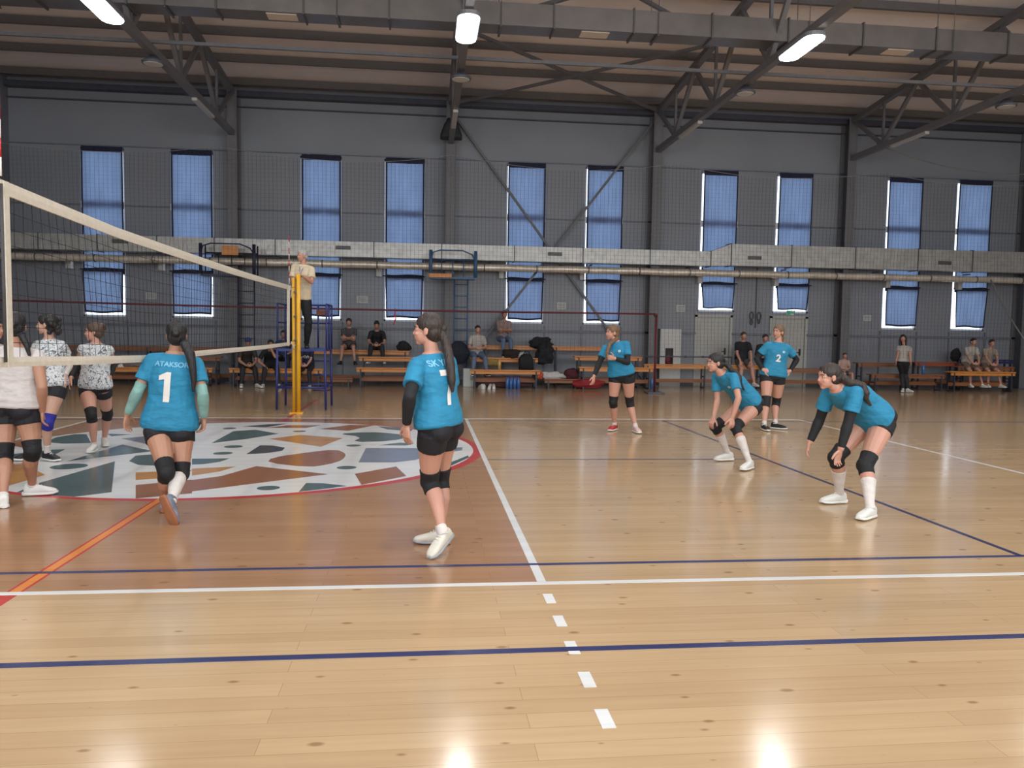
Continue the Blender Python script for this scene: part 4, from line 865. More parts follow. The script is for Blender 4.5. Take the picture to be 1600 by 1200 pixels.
def hand(b, W, d, n, side, curl=0.5, spread=0.12, k=1.0, thumb_in=0.5):
    """five fingers of unequal length; d forward, n out of the back of the hand, side = direction towards the thumb"""
    d = nrm(d); s = nrm(side-d*V(side).dot(d)); n = d.cross(s).normalized()*(1 if d.cross(s).dot(V(n)) > 0 else -1)
    b.loft([(W-d*0.02*k, s*.024*k, n*.020*k), (W+d*.012*k, s*.027*k, n*.018*k), (W+d*.045*k, s*.038*k, n*.0155*k), (W+d*.078*k, s*.040*k, n*.0135*k), (W+d*.090*k, s*.037*k, n*.011*k)], 14)
    for i, (off, L, r) in enumerate(((.030, .070, .0088), (.0105, .078, .0092), (-.0105, .073, .0088), (-.030, .058, .0078))):
        a = (off/0.03)*spread; dd = (d*math.cos(a)+s*math.sin(a)).normalized(); p = W+d*.076*k+s*off*k; pts = [(p, r*k*1.05)]; c = curl*(0.75+0.12*i)
        for j, f in enumerate((0.42, 0.32, 0.26)):
            ax = dd.cross(-n).normalized(); dd = Quaternion(ax, c*(0.75 if j == 0 else 0.9)) @ dd; p = p+dd*L*f*k; pts.append((p, r*k*(1.0-0.08*(j+1))))
        limb(b, pts, 8)
    p = W+d*.020*k+s*.024*k; dd = (d*0.62+s*0.75-n*0.28*thumb_in).normalized(); pts = [(p, .0135*k)]
    for j, L in enumerate((.040, .031, .026)):
        p = p+dd*L*k; pts.append((p, (.0125, .0105, .0088)[j]*k)); dd = (dd+d*0.42*(1 if j < 2 else 0)-n*0.18*curl).normalized()
    limb(b, pts, 8)
def head_parts(b, H, F, U, k=1.0, fem=1.0):
    """head solids; H centre, F facing, U up"""
    F = nrm(F); U = nrm(V(U)-F*V(U).dot(F)); S = F.cross(U).normalized()   # S = the person's right
    P = lambda x, y, z: H+(S*x+F*y+U*z)*k
    E_ = lambda x, y, z, a, c, d_: b.ell(P(x,y,z), S*a*k, F*c*k, U*d_*k, 16, 10)
    E_(0, -.012, .030, .074, .094, .082); E_(0, .028, -.030, .055, .060, .068); E_(0, .010, -.056, .047, .050, .038); E_(0, .050, -.086, .021, .024, .018)
    E_(0, .069, .030, .038, .010, .013)                                     # brow
    for x in (-.033, .033): E_(x, .060, -.026, .020, .018, .018); E_(x*1.05, .058, .004, .021, .014, .011)
    b.loft([(P(0,.082,.016), S*.007*k, U*.006*k), (P(0,.085,-.004), S*.007*k, U*.009*k), (P(0,.094,-.022), S*.009*k, U*.008*k), (P(0,.088,-.030), S*.014*k, U*.006*k)], 10)
    E_(0, .094, -.022, .008, .007, .006)
    for x in (-.011, .011): E_(x, .092, -.027, .007, .008, .006)
    E_(0, .0785, -.052, .020, .0105, .0052); E_(0, .0770, -.061, .017, .0105, .0056); E_(0, .075, -.056, .023, .006, .005)
    for x in (-1, 1):
        b.ell(P(x*.074, -.010, -.006), (S*.008*x+F*-.006)*k, (F*.017)*k, U*.029*k, 12, 8); E_(x*.072, -.004, -.026, .007, .010, .012)
    return P, S, F, U
def pt_on(q, Y): return at(q, 1, Y)
def person(name_label, J, k=1.0, build=1.0, vox=0.0055, skin=skin_l, hair='dark', hair_style='ponytail', tail=None, shirt=jersey, shirt_loose=1.0, hem=-0.10, sleeve_t=0.62, sleeve_r=.062, shorts=shorts_m, leg_t=0.36, arm_sleeve=None, arm_sleeve_t=(0.62, 0.94), pads=pad_b, sock_t=0.72, socks=sock_w, shoes=(shoe_w, sole_w), collar=None, curlL=0.5, curlR=0.5, printing=None, group=None, cat='person', detail=True, hipw=1.0, brow=True, face=True, bust=1.0):
    """J: joints as 3-D points: pelvis, neck, head, face(dir), Ls Rs Le Re Lw Rw Lh Rh(hand dirs) Lhip Rhip Lk Rk La Ra, Lf Rf (toe dirs), hip_r/sh_r = right-pointing axes"""
    base = V((J['pelvis'].x, J['pelvis'].y, min(J['La'].z, J['Ra'].z)-0.08 if not J.get('base') else J['base']))
    root = empty('person', base, name_label, cat, group); off = base
    B_ = lambda: MB(off)
    pel, neck, hd = J['pelvis'], J['neck'], J['head']; up = (neck-pel).normalized(); L = (neck-pel).length/0.53
    hr, sr = nrm(J['hip_r']), nrm(J['sh_r']); g = build*k
    fw0 = up.cross(hr).normalized(); fw1 = up.cross(sr).normalized(); hr = fw0.cross(up).normalized(); sr = fw1.cross(up).normalized()
    archv = J.get('arch', 0.0)
    def frame(t):
        r = hr.lerp(sr, max(0, min(1, t))).normalized(); f = up.cross(r).normalized(); c = pel.lerp(neck, t)-f*archv*math.sin(math.pi*max(0, min(1, t))); return c, r, f
    TOR = [(-.16, .085, .070), (-.08, .142*hipw, .098), (.02, .168*hipw, .112), (.14, .156*hipw, .104), (.30, .128, .088), (.42, .124, .086), (.60, .140, .100), (.74, .150, .102), (.84, .140, .088), (.91, .112, .072), (.97, .080, .060), (1.03, .058, .053)]
    def torso(b, t0, t1, add=0.0, loose=0.0, n=22, sq=2.3, minr=0.0):
        rings = []; ts = [t for t, _, _ in TOR if t0 < t < t1]; ts = [t0]+ts+[t1]
        for t in ts:
            for (ta, a1, c1), (tb, a2, c2) in zip(TOR, TOR[1:]):
                if ta <= t <= tb or t < TOR[0][0]: u = max(0, (t-ta)/(tb-ta)); rw, rd = a1+(a2-a1)*u, c1+(c2-c1)*u; break
            else: rw, rd = TOR[-1][1:]
            c, r, f = frame(t); lo = loose*max(0, 1-abs(t-0.3)/0.55)
            rings.append((c, r*max(minr, (rw*g+add+lo)), f*(rd*g+add+lo*0.8), 1.0, sq))
        b.loft(rings, n)
    # ------------ body
    b = B_(); torso(b, -.16, 1.03)
    nb = neck-up*0.02; hb = hd-nrm(J['hup'])*0.06*k-nrm(J['face'])*0.02*k
    limb(b, [(neck-up*0.05*k, .058*g), (neck+up*0.01, .050*k*(0.5+0.5*build)), (neck.lerp(hb, .6), .046*k*(0.5+0.5*build)), (hb+nrm(J['hup'])*0.03*k, .046*k)])
    for s_ in ('L', 'R'):
        S0, E0, W0, H0, K0, A0 = (J[s_+x] for x in ('s', 'e', 'w', 'hip', 'k', 'a'))
        b.ell(S0, V((.050*g,0,0)), V((0,.050*g,0)), V((0,0,.050*g)))
        limb(b, [(neck-up*0.05*k, .036*g), (neck.lerp(S0, .5)-up*.010, .038*g), (S0, .044*g)])
        limb(b, along(S0, E0, UARM, k=g)); b.ell(E0, V((.035*g,0,0)), V((0,.035*g,0)), V((0,0,.035*g)))
        limb(b, along(E0, W0, FARM, k=g))
        bend = (H0+A0)/2-K0; fw = J[s_+'f']; back = -nrm(fw)*1.0
        ax = (A0-K0).normalized(); back = nrm(back-ax*back.dot(ax)) if abs(back.dot(ax)) < 0.97 else nrm(bend)
        limb(b, along(H0, K0, THIGH, -fw0, k=g)); b.ell(K0, V((.053*g,0,0)), V((0,.053*g,0)), V((0,0,.053*g)))
        limb(b, along(K0, A0, SHIN, back, k=g))
        ft = nrm(fw); fu_ = nrm(J.get(s_+'fu', V((0,0,1)))); limb(b, [(A0-ft*.01*k-fu_*.01*k, .030*k), (A0+ft*.04*k-fu_*.035*k, .026*k), (A0+ft*.10*k-fu_*.05*k, .018*k)])
        hdv = J[s_+'h']; cu = curlL if s_ == 'L' else curlR
        hand(b, W0, hdv, J.get(s_+'n', V((0,0,1))), J.get(s_+'t', fw1), curl=cu, k=k)
    P, S, F, U = head_parts(b, hd, J['face'], J['hup'], k)
    lipc = P(0, .09, -.057)-off
    def paint(c):
        d = c-lipc; return 1 if (abs(d.dot(S)) < .021*k and abs(d.dot(U)) < .0085*k and abs(d.dot(F)) < .02*k) else 0
    body = remesh(b, 'body', [skin, lip_m], root, vox, 2, paint)
    # ------------ face details
    if face:
        for x in (-.031, .031):
            e = B_(); e.ell(P(x, .0655, .0035), S*.0120*k, F*.0095*k, U*.0052*k, 12, 8); e.mi = 1; e.ell(P(x, .0728, .0035), S*.0062*k, F*.0042*k, U*.0054*k, 10, 7); e.build('eye', [eye_w, eye_d], root)
            if brow: e = B_(); e.tube([P(x*0.45, .083, .022), P(x, .082, .027), P(x*1.6, .066, .022)], [.0028*k, .0038*k, .002*k], 6); e.build('eyebrow', brow_m if hair != 'grey' else hair_m['grey'], root)
    # ------------ clothes
    b = B_(); torso(b, hem, 1.0, .014*k, .026*shirt_loose*k, sq=2.2, minr=0)
    if bust:
        for x in (-1, 1): c, r, f = frame(.66); b.ell(c+r*x*.062*g+f*.072*g, r*.062*g, f*.048*g, up*.062*g)
    for s_ in ('L', 'R'):
        S0, E0 = J[s_+'s'], J[s_+'e']; b.ell(S0, V((.056*g,0,0)), V((0,.056*g,0)), V((0,0,.056*g)))
        limb(b, [(neck-up*0.06*k, .048*g), (neck.lerp(S0, .5)-up*.012, .048*g), (S0, .055*g)])
        if sleeve_t > 0:
            d = (E0-S0); m_ = S0.lerp(E0, sleeve_t*0.5); e_ = S0.lerp(E0, sleeve_t)
            limb(b, [(S0, .058*g), (m_, .060*g), (e_, sleeve_r*g), (e_-d*0.01, sleeve_r*g*0.8), (e_-d*.10, .044*g)] if detail else [(S0, .058*g), (m_, .060*g), (e_, sleeve_r*g)])
    sh = remesh(b, 'shirt', shirt, root, max(vox, .0065), 5)
    # ------------ hair
    hm = hair_m[hair]; b = B_()
    if hair_style in ('short', 'cap'):
        E2 = lambda x, y, z, a, c, d_: b.ell(P(x,y,z), S*a*k, F*c*k, U*d_*k, 18, 12)
        E2(0, -.020, .044, .080, .096, .079); E2(0, -.052, .0, .070, .060, .068); E2(0, .045, .085, .05, .03, .022)
    else:
        E2 = lambda x, y, z, a, c, d_: b.ell(P(x,y,z), S*a*k, F*c*k, U*d_*k, 18, 12)
        E2(0, -.022, .040, .083, .101, .085); E2(0, -.050, -.012, .074, .066, .075); E2(0, .022, .078, .056, .045, .030); E2(0, -.02, .02, .080, .075, .06)
        if hair_style == 'ponytail': E2(0, -.115, .015, .030, .028, .030)
        if hair_style == 'bun': E2(0, -.10, .075, .042, .040, .040); E2(0.02, -.115, .05, .03, .03, .03)
        if hair_style == 'curly':
            rr = random.Random(3)
            for i in range(26): a = rr.uniform(-1.9, 1.9); E2(math.sin(a)*.075, -.06-.06*math.cos(a), rr.uniform(-.09, .07), rr.uniform(.022, .04), rr.uniform(.022, .04), rr.uniform(.022, .035))
        if hair_style == 'long':
            for x in (-.07, .07): limb(b, [(P(x, -.02, .03), .03*k), (P(x*1.15, -.02, -.08), .034*k), (P(x*1.1, -.01, -.17), .030*k), (P(x*0.9, .0, -.24), .018*k)])
            limb(b, [(P(0, -.07, 0), .06*k), (P(0, -.085, -.1), .062*k), (P(0, -.08, -.2), .045*k)])
    if tail:
        bv = BVHTree.FromPolygons([v.co.copy() for v in sh.data.vertices], [p.vertices[:] for p in sh.data.polygons]); pts = []; tp = [(V(p), r) for p, r in tail]
        for (p0, r0), (p1, r1) in zip(tp, tp[1:]): pts += [(p0.lerp(p1, t/3), r0+(r1-r0)*t/3) for t in range(3)]
        pts.append(tp[-1]); out = []
        for i, (p, r) in enumerate(pts):      # the tail lies on the cloth, never inside it
            q = p-off; loc, nn, _, dist = bv.find_nearest(q)
            if i > 1 and (q-loc).dot(nn) < r*.55: q = loc+nn*r*.55
            out.append((q+off, r))
        limb(b, out, 12)
    ho = remesh(b, 'hair', hm, root, max(vox, 0.006), 2)
    if hair_style == 'ponytail' and detail:
        e = B_(); c = P(0, -.128, .012)
        if tail: c = V(tail[0][0]); ax = nrm(V(tail[1][0])-c)
        else: ax = -F
        u = ax.cross(U).normalized() if abs(ax.dot(U)) < 0.95 else ax.cross(F).normalized(); w = ax.cross(u)
        e.tube([c+(u*math.cos(t*math.pi/8)+w*math.sin(t*math.pi/8))*.026*k for t in range(17)], .008*k, 6); e.build('hair_tie', J.get('tie', trim_m), ho)
    if hair_style == 'cap':
        e = B_(); e.ell(P(0,-.01,.055), S*.088*k, F*.104*k, U*.075*k, 18, 10); e.loft([(P(0,.08,.05), S*.06*k, U*.008*k), (P(0,.15,.035), S*.045*k, U*.006*k)], 14); e.build('cap', mat('cap_blue', (48, 66, 120), 0.8), root)
    if collar is not None:
        e = B_(); c = neck-up*0.012+fw1*0.006; e.tube([c+(sr*math.cos(t*math.pi/10)*.068*g+fw1*math.sin(t*math.pi/10)*(.062*g))-up*(0.030*max(0, math.sin(t*math.pi/10))) for t in range(21)], .0085*k, 6); e.build('collar', collar, sh)
    b = B_(); torso(b, -.19, .16, .010*k, 0, sq=2.4)
    for x in (-1, 1): c, r, f = frame(-.07); b.ell(c+r*x*.078*g*hipw-f*.046*g, r*.084*g*hipw, f*.080*g, up*.080*g)
    for s_ in ('L', 'R'):
        limb(b, along(J[s_+'hip'], J[s_+'k'], THIGH, -fw0, k=g, t0=0, t1=leg_t, add=.011*k))
        if leg_t > 0.9: limb(b, along(J[s_+'k'], J[s_+'a'], SHIN, None, k=g, t0=0, t1=.97, add=.014*k)); b.ell(J[s_+'k'], V((.064*g,0,0)), V((0,.064*g,0)), V((0,0,.064*g)))
    remesh(b, 'shorts' if leg_t <= 0.9 else 'trousers', shorts, root, max(vox, .0065), 5)
    if printing: printing(sh, off, frame, up, g)
    for s_ in ('L', 'R'):
        S0, E0, W0, H0, K0, A0 = (J[s_+x] for x in ('s', 'e', 'w', 'hip', 'k', 'a')); fw = nrm(J[s_+'f']); ax = (A0-K0).normalized(); back = -fw-ax*(-fw).dot(ax); back = back.normalized() if back.length > 0.1 else -fw0
        as_ = arm_sleeve.get(s_) if isinstance(arm_sleeve, dict) else arm_sleeve
        if as_:
            b = B_(); limb(b, along(S0, E0, UARM, k=g, t0=arm_sleeve_t[0], t1=1, add=.005*k, m=5)); b.ell(E0, V((.040*g,0,0)), V((0,.040*g,0)), V((0,0,.040*g))); limb(b, along(E0, W0, FARM, k=g, t0=0, t1=arm_sleeve_t[1], add=.005*k, m=8)); remesh(b, 'arm_sleeve', as_, root, max(vox, .006), 2)
        pd = pads.get(s_) if isinstance(pads, dict) else pads
        if pd:
            fk = nrm((K0-(H0+A0)/2)) if (K0-(H0+A0)/2).length > 0.02 else fw0
            b = B_(); limb(b, along(H0, K0, THIGH, -fw0, k=g, t0=.76, t1=1.0, add=.008*k, m=4)); b.ell(K0+fk*.008, V((.061*g,0,0)), V((0,.061*g,0)), V((0,0,.064*g))); limb(b, along(K0, A0, SHIN, back, k=g, t0=0, t1=.20, add=.009*k, m=4)); remesh(b, 'knee_pad', pd, root, max(vox, .006), 2)
        if socks is not None:
            st = sock_t[s_] if isinstance(sock_t, dict) else sock_t
            b = B_(); limb(b, along(K0, A0, SHIN, back, k=g, t0=st, t1=1.05, add=.005*k, m=8)); remesh(b, 'sock', socks, root, max(vox, .006), 1)
        # shoe
        su = J.get(s_+'fu', V((0,0,1))); f = nrm(J[s_+'f']); r_ = f.cross(su).normalized(); su = r_.cross(f).normalized(); shm = shoes[s_] if isinstance(shoes, dict) else shoes
        O = A0-su*.078*k-f*.0*k; Q = lambda y, z: O+f*y*k+su*z*k
        b = B_(); ww = k
        b.loft([(Q(-.062,.045), r_*.024*ww, su*.030*ww, 1, 3), (Q(-.05,.052), r_*.034*ww, su*.044*ww, 1, 3), (Q(-.01,.054), r_*.037*ww, su*.048*ww, 1, 2.8), (Q(.05,.046), r_*.039*ww, su*.038*ww, 1, 2.6), (Q(.11,.038), r_*.044*ww, su*.028*ww, 1, 2.6), (Q(.16,.031), r_*.040*ww, su*.021*ww, 1, 2.6), (Q(.188,.028), r_*.022*ww, su*.012*ww, 1, 2.6)], 18)
        limb(b, [(Q(-.004,.06), .040*ww), (Q(-.006,.105), .037*ww)])
        so = remesh(b, 'shoe', shm[0], root, max(vox, .006), 2)
        b = B_(); b.loft([(Q(-.075,.014), r_*.020*ww, su*.016*ww, 1, 3.5), (Q(-.055,.011), r_*.037*ww, su*.014*ww, 1, 4), (Q(.03,.010), r_*.038*ww, su*.013*ww, 1, 4), (Q(.11,.010), r_*.048*ww, su*.012*ww, 1, 4), (Q(.165,.013), r_*.042*ww, su*.012*ww, 1, 4), (Q(.198,.020), r_*.020*ww, su*.009*ww, 1, 3)], 18); b.build('sole', shm[1], so)
        if detail:
            b = B_()
            for i in range(4): y = .045+.022*i; z = .088-.012*i; b.tube([Q(y,z)-r_*.020*k, Q(y+.004,z+.006), Q(y,z)+r_*.020*k], .0035*k, 5)
            b.build('laces', shm[2] if len(shm) > 2 else sole_w, so)
    return root, sh
GLYPH = {'1': [[(-.20,.20),(-.20,.34),(.02,.46),(.14,.46),(.14,-.46),(-.04,-.46),(-.04,.24)]], '7': [[(-.26,.46),(.28,.46),(.28,.32),(.02,-.46),(-.15,-.46),(.10,.31),(-.26,.31)]]}
def text_on(sh, off, txt, C0, right, upv, outward, size, m, name='number', squeeze=1.0):
    """lettering laid on the cloth: flat text projected onto the shirt surface"""
    cu = bpy.data.curves.new('t', 'FONT'); cu.body = txt; cu.size = 1.0; cu.align_x = 'CENTER'; cu.align_y = 'CENTER'; cu.offset = 0.03
    t = bpy.data.objects.new('t', cu); C.objects.link(t); dg = bpy.context.evaluated_depsgraph_get(); me = bpy.data.meshes.new_from_object(t.evaluated_get(dg)); bpy.data.objects.remove(t)
    bm = bmesh.new()
    if txt in GLYPH:
        for pl in GLYPH[txt]: bm.faces.new([bm.verts.new((x, y, 0)) for x, y in pl])
    else: bm.from_mesh(me)
    bpy.data.meshes.remove(me)
    bmesh.ops.triangulate(bm, faces=bm.faces)
    for _ in range(3): bmesh.ops.subdivide_edges(bm, edges=[e for e in bm.edges if e.calc_length() > 0.08], cuts=1); bmesh.ops.triangulate(bm, faces=bm.faces)
    bv = BVHTree.FromPolygons([v.co.copy() for v in sh.data.vertices], [p.vertices[:] for p in sh.data.polygons])
    right, upv, outward = nrm(right), nrm(upv), nrm(outward)
    for v in bm.verts:
        p = C0-off+right*v.co.x*size*squeeze+upv*v.co.y*size; h = bv.ray_cast(p+outward*0.25, -outward, 0.6)
        v.co = (h[0]+h[1]*0.004) if h[0] is not None else p
    me = bpy.data.meshes.new(name); bm.to_mesh(me); bm.free(); me.materials.append(m); return link(bpy.data.objects.new(name, me), sh)
# ------------------------------------------------------------------ the players, posed from measurements
def horiz(a, b): return V((a, b, 0)).normalized()
def pose(Y, k, pel, neck, head, face, hup=(0,0,1), nY=0.0, hY=0.0, torso_fwd=(0,-1), hip_fwd=None, sh=None, el=None, wr=None, hd=None, kn=None, an=None, foot=None, sho_dz=0.0, hip_w=.093, sh_w=.155, base=None, arch=0.0):
    """pixel joints -> 3-D joints. el/wr: {side: (px, nearer/farther)}; an: {side: ('g', px) | ('y', px, Y)}; kn: {side: (px, s)}"""
    J = {}; P_ = at(pel, 1, Y); N_ = at(neck, 1, Y+nY); J['pelvis'], J['neck'] = P_, N_; J['head'] = at(head, 1, Y+nY+hY); J['face'] = V(face).normalized(); J['hup'] = V(hup)
    tf = horiz(*torso_fwd); hf = horiz(*(hip_fwd or torso_fwd)); up = (N_-P_).normalized()
    sr = tf.cross(V((0,0,1))); hr = hf.cross(V((0,0,1))); sr = (sr-up*sr.dot(up)).normalized(); hr = (hr-up*hr.dot(up)*0.5).normalized(); J['sh_r'], J['hip_r'] = sr, hr
    for s_, m in (('L', -1), ('R', 1)):
        c = N_-up*.070*k+sr*m*sh_w*k
        if sh and s_ in sh: c = solve_on_ray(sh[s_][0], N_-up*.055*k, sh_w*k, sh[s_][1])
        J[s_+'s'] = c; J[s_+'hip'] = P_+hr*m*hip_w*k-up*.03*k
        J[s_+'e'] = solve_on_ray(el[s_][0], c, .275*k, el[s_][1]); J[s_+'w'] = solve_on_ray(wr[s_][0], J[s_+'e'], .235*k, wr[s_][1])
        J[s_+'h'] = V(hd[s_][0]); J[s_+'t'] = V(hd[s_][1])
        if len(hd[s_]) > 2: J[s_+'n'] = V(hd[s_][2])
        a = an[s_]; J[s_+'a'] = at(a[1], 2, .085*k+(base or 0)) if a[0] == 'g' else at(a[1], 1, a[2])
        J[s_+'k'] = knee_on_ray(kn[s_][0], J[s_+'hip'], J[s_+'a'], .42*k, .40*k, kn[s_][1])
        J[s_+'f'] = V(foot[s_][0]).normalized()
        if len(foot[s_]) > 1: J[s_+'fu'] = V(foot[s_][1])
    J['arch'] = arch
    if base is not None: J['base'] = base
    return J
def report(n, J):
    d = lambda a, b_: round((J[a]-J[b_]).length, 2)
    print('POSE', n, 'torso', d('pelvis','neck'), 'neck-head', d('neck','head'), 'thigh', d('Lhip','Lk'), d('Rhip','Rk'), 'shin', d('Lk','La'), d('Rk','Ra'), 'ankle z', round(J['La'].z,2), round(J['Ra'].z,2), 'pelvis z', round(J['pelvis'].z, 2), 'head z', round(J['head'].z, 2))
def tailpx(J, *pts):  # hair tail through pixels; depth given relative to the head
    return [(at(q, 1, J['head'].y+dy), r) for q, dy, r in pts]
DN = (0,0,-1)
# --- number 7, nearest, back turned, walking left
J = pose(0.80, 0.98, (686,664), (675,553), (667,516), (-1,.22,0.02), torso_fwd=(-.72,.70), hip_fwd=(-.85,.45), nY=0.02, hY=-.01,
 el={'L': ((640,620), -1), 'R': ((706,618), 1)}, wr={'L': ((635,664), 1), 'R': ((692,660), 1)}, hd={'L': ((.02,.12,-1), (-.6,.7,0), (-.7,-.6,0)), 'R': ((-.3,.3,-1), (-1,.2,0), (.5,.8,0))},
 kn={'L': ((671,752), -1), 'R': ((688,748), 1)}, an={'L': ('y', (692,833), .64), 'R': ('g', (688,832))}, foot={'L': ((-.58,-.66,-.46), (-.28,-.3,.9)), 'R': ((-1,.15,0),)})
report('7', J); J['tie'] = mat('grey_scrunchie', (150, 138, 132), 0.8)
def print7(sh, off, frame, up, g):
    c, r, f = frame(.52); text_on(sh, off, '7', c-r*.035, r, up, -f, .24*g, ink_w, 'number', 0.8)
    c, r, f = frame(.86); text_on(sh, off, 'SK YA', c-r*.05, r, up, -f, .055*g, mat('pale_print', (120, 184, 214), 0.7), 'back_lettering')
person('nearest blue player, jersey 7, back turned, long brown ponytail', J, k=0.98, build=1.10, vox=.0048, skin=skin_r, hair='dark', tail=tailpx(J, ((690,518), -.02, .026), ((698,540), -.06, .032), ((703,566), -.10, .034), ((706,595), -.11, .028), ((707,613), -.11, .010)),
 arm_sleeve={'L': sleeve_b}, sleeve_t=.66, collar=trim_m, sock_t=.86, shoes=(mat('cream_shoe', (206, 200, 186), 0.55, var=0.06), mat('grey_sole', (150, 148, 150), 0.5)), leg_t=.34, hem=-.02, curlL=.35, printing=print7, hipw=1.08, shirt_loose=1.3)
# --- number 1, back turned, moving towards the net
J = pose(2.05, 0.98, (265,667), (273,553), (276,524), (-.25,1,0), torso_fwd=(-.12,1), nY=0.0, hY=0.0, sh_w=.168,
 el={'L': ((215,612), -1), 'R': ((317,616), -1)}, wr={'L': ((199,648), 1), 'R': ((319,654), 1)}, hd={'L': ((-.1,.1,-1), (.4,.9,0), (-1,.3,0)), 'R': ((-.12,.1,-1), (-.5,.8,0), (1,.3,0))},
 kn={'L': ((260,738), -1), 'R': ((283,739), -1)}, an={'L': ('g', (257,783)), 'R': ('y', (268,783), 1.62)}, foot={'L': ((-.2,1,0),), 'R': ((.10,-.10,-1), (.25,.95,-.05))})
report('1', J); J['Rf'] = V((.36,.02,-.93)).normalized(); J['Rfu'] = V((.35,.9,.2))
def print1(sh, off, frame, up, g):
    c, r, f = frame(.56); text_on(sh, off, '1', c-r*.03, r, up, -f, .235*g, ink_w, 'number', 1.0)
    c, r, f = frame(.86); text_on(sh, off, 'ATAKSOR', c-r*.0, r, up, -f, .048*g, mat('pale_print', (120, 184, 214), 0.7), 'back_lettering', 1.05)
person('player in blue jersey 1 with mint arm sleeves, running away toward the net', J, k=0.98, build=1.13, vox=.0052, skin=skin_m, hair='black', hair_style='ponytail', tail=tailpx(J, ((287,535), -.10, .036), ((297,553), -.12, .040), ((301,575), -.13, .030), ((303,595), -.13, .024), ((302,612), -.13, .010)),
 arm_sleeve={'L': sleeve_g, 'R': sleeve_g}, arm_sleeve_t=(.72,.93), sleeve_t=.64, sock_t={'L': .9, 'R': .22}, shoes=(mat('navy_white_shoe', (112, 116, 130), 0.5, var=0.5, scale=14), sole_g), leg_t=.26, hem=-.03, curlL=.3, curlR=.7, printing=print1, hipw=1.06, shirt_loose=1.4)
# --- white team at the left
J = pose(2.55, 1.03, (24,634), (27,542), (24,510), (-.3,1,0), torso_fwd=(.12,1), sh_w=.165,
 el={'L': ((-14,603), -1), 'R': ((66,605), -1)}, wr={'L': ((-12,640), 1), 'R': ((66,642), 1)}, hd={'L': ((0,.1,-1), (.4,.9,0)), 'R': ((-.05,.1,-1), (-.4,.9,0))},
 kn={'L': ((7,710), 1), 'R': ((51,703), 1)}, an={'L': ('g', (5,776)), 'R': ('g', (50,759))}, foot={'L': ((-.5,.8,0),), 'R': ((1,.25,0),)})
report('W1', J)
person('player in plain white shirt and black shorts seen from behind at left edge', J, k=1.03, build=1.12, vox=.0055, skin=skin_m, hair='black', tail=tailpx(J, ((33,522), -.1, .03), ((42,540), -.1, .024), ((46,556), -.1, .012)), shirt=white_shirt, collar=trim_m, sleeve_t=.3, sock_t=.93, leg_t=.36, hem=-.02, shirt_loose=1.5, hipw=1.05)
J = pose(4.6, 1.0, (80,600), (77,530), (72,507), (-1,-.12,0), torso_fwd=(-.35,-1), 
 el={'L': ((109,567), 1), 'R': ((52,572), 1)}, wr={'L': ((101,588), -1), 'R': ((60,592), -1)}, hd={'L': ((-.1,-.3,-1), (-.8,-.5,0)), 'R': ((.2,-.2,-1), (0,-1,0))},
 kn={'L': ((75,660), -1), 'R': ((58,662), 1)}, an={'L': ('g', (74,708)), 'R': ('g', (50,706))}, foot={'L': ((.85,-.5,0),), 'R': ((-.5,-.8,0),)})
report('W2', J)
person('player with big curly dark hair in grey camouflage jersey looking left behind the net', J, k=1.0, build=1.0, vox=.006, skin=skin_l, hair='black', hair_style='curly', shirt=camo_m, collar=trim_m, sleeve_t=.5, arm_sleeve={'L': white_shirt}, arm_sleeve_t=(.4,.92), pads={'L': pad_u, 'R': pad_b}, sock_t=.72, shoes=(shoe_b, sole_w), leg_t=.3, hem=-.04)
J = pose(5.45, 0.98, (149,604), (150,537), (146,519), (-1,-.3,0), torso_fwd=(-.05,-1),
 el={'L': ((176,572), 1), 'R': ((123,571), 1)}, wr={'L': ((171,590), -1), 'R': ((111,591), -1)}, hd={'L': ((-.4,-.2,-.9), (-.8,-.6,0)), 'R': ((-.3,-.3,-1), (.6,-.8,0))},
 kn={'L': ((168,647), -1), 'R': ((143,650), -1)}, an={'L': ('g', (163,686)), 'R': ('g', (147,695))}, foot={'L': ((.45,-.9,0),), 'R': ((.05,-1,0),)})
report('W3', J)
person('player with brown hair bun in sleeveless grey camouflage jersey standing in the painted circle', J, k=0.98, build=1.05, vox=.006, skin=skin_r, hair='brown', hair_style='bun', shirt=camo_m, collar=trim_m, sleeve_t=.12, arm_sleeve={'L': sleeve_b, 'R': sleeve_b}, arm_sleeve_t=(.75,.92), sock_t=.9, leg_t=.24, hem=-.05)
J = pose(4.1, 1.0, (-16,612), (-14,537), (-9,514), (1,-.2,0), torso_fwd=(.8,-.6),
 el={'L': ((-5,572), 1), 'R': ((-40,572), 1)}, wr={'L': ((-10,600), -1), 'R': ((-44,600), -1)}, hd={'L': ((0,-.1,-1), (.8,-.5,0)), 'R': ((0,-.1,-1), (.8,-.5,0))},
 kn={'L': ((-12,675), 1), 'R': ((-24,675), 1)}, an={'L': ('g', (-12,728)), 'R': ('g', (-26,726))}, foot={'L': ((.6,-.8,0),), 'R': ((.4,-.9,0),)})
person('player cut off by the left edge, only cheek and white shoulder showing', J, k=1.0, vox=.008, skin=skin_m, hair='black', shirt=white_shirt, collar=trim_m, sock_t=.8, leg_t=.3)
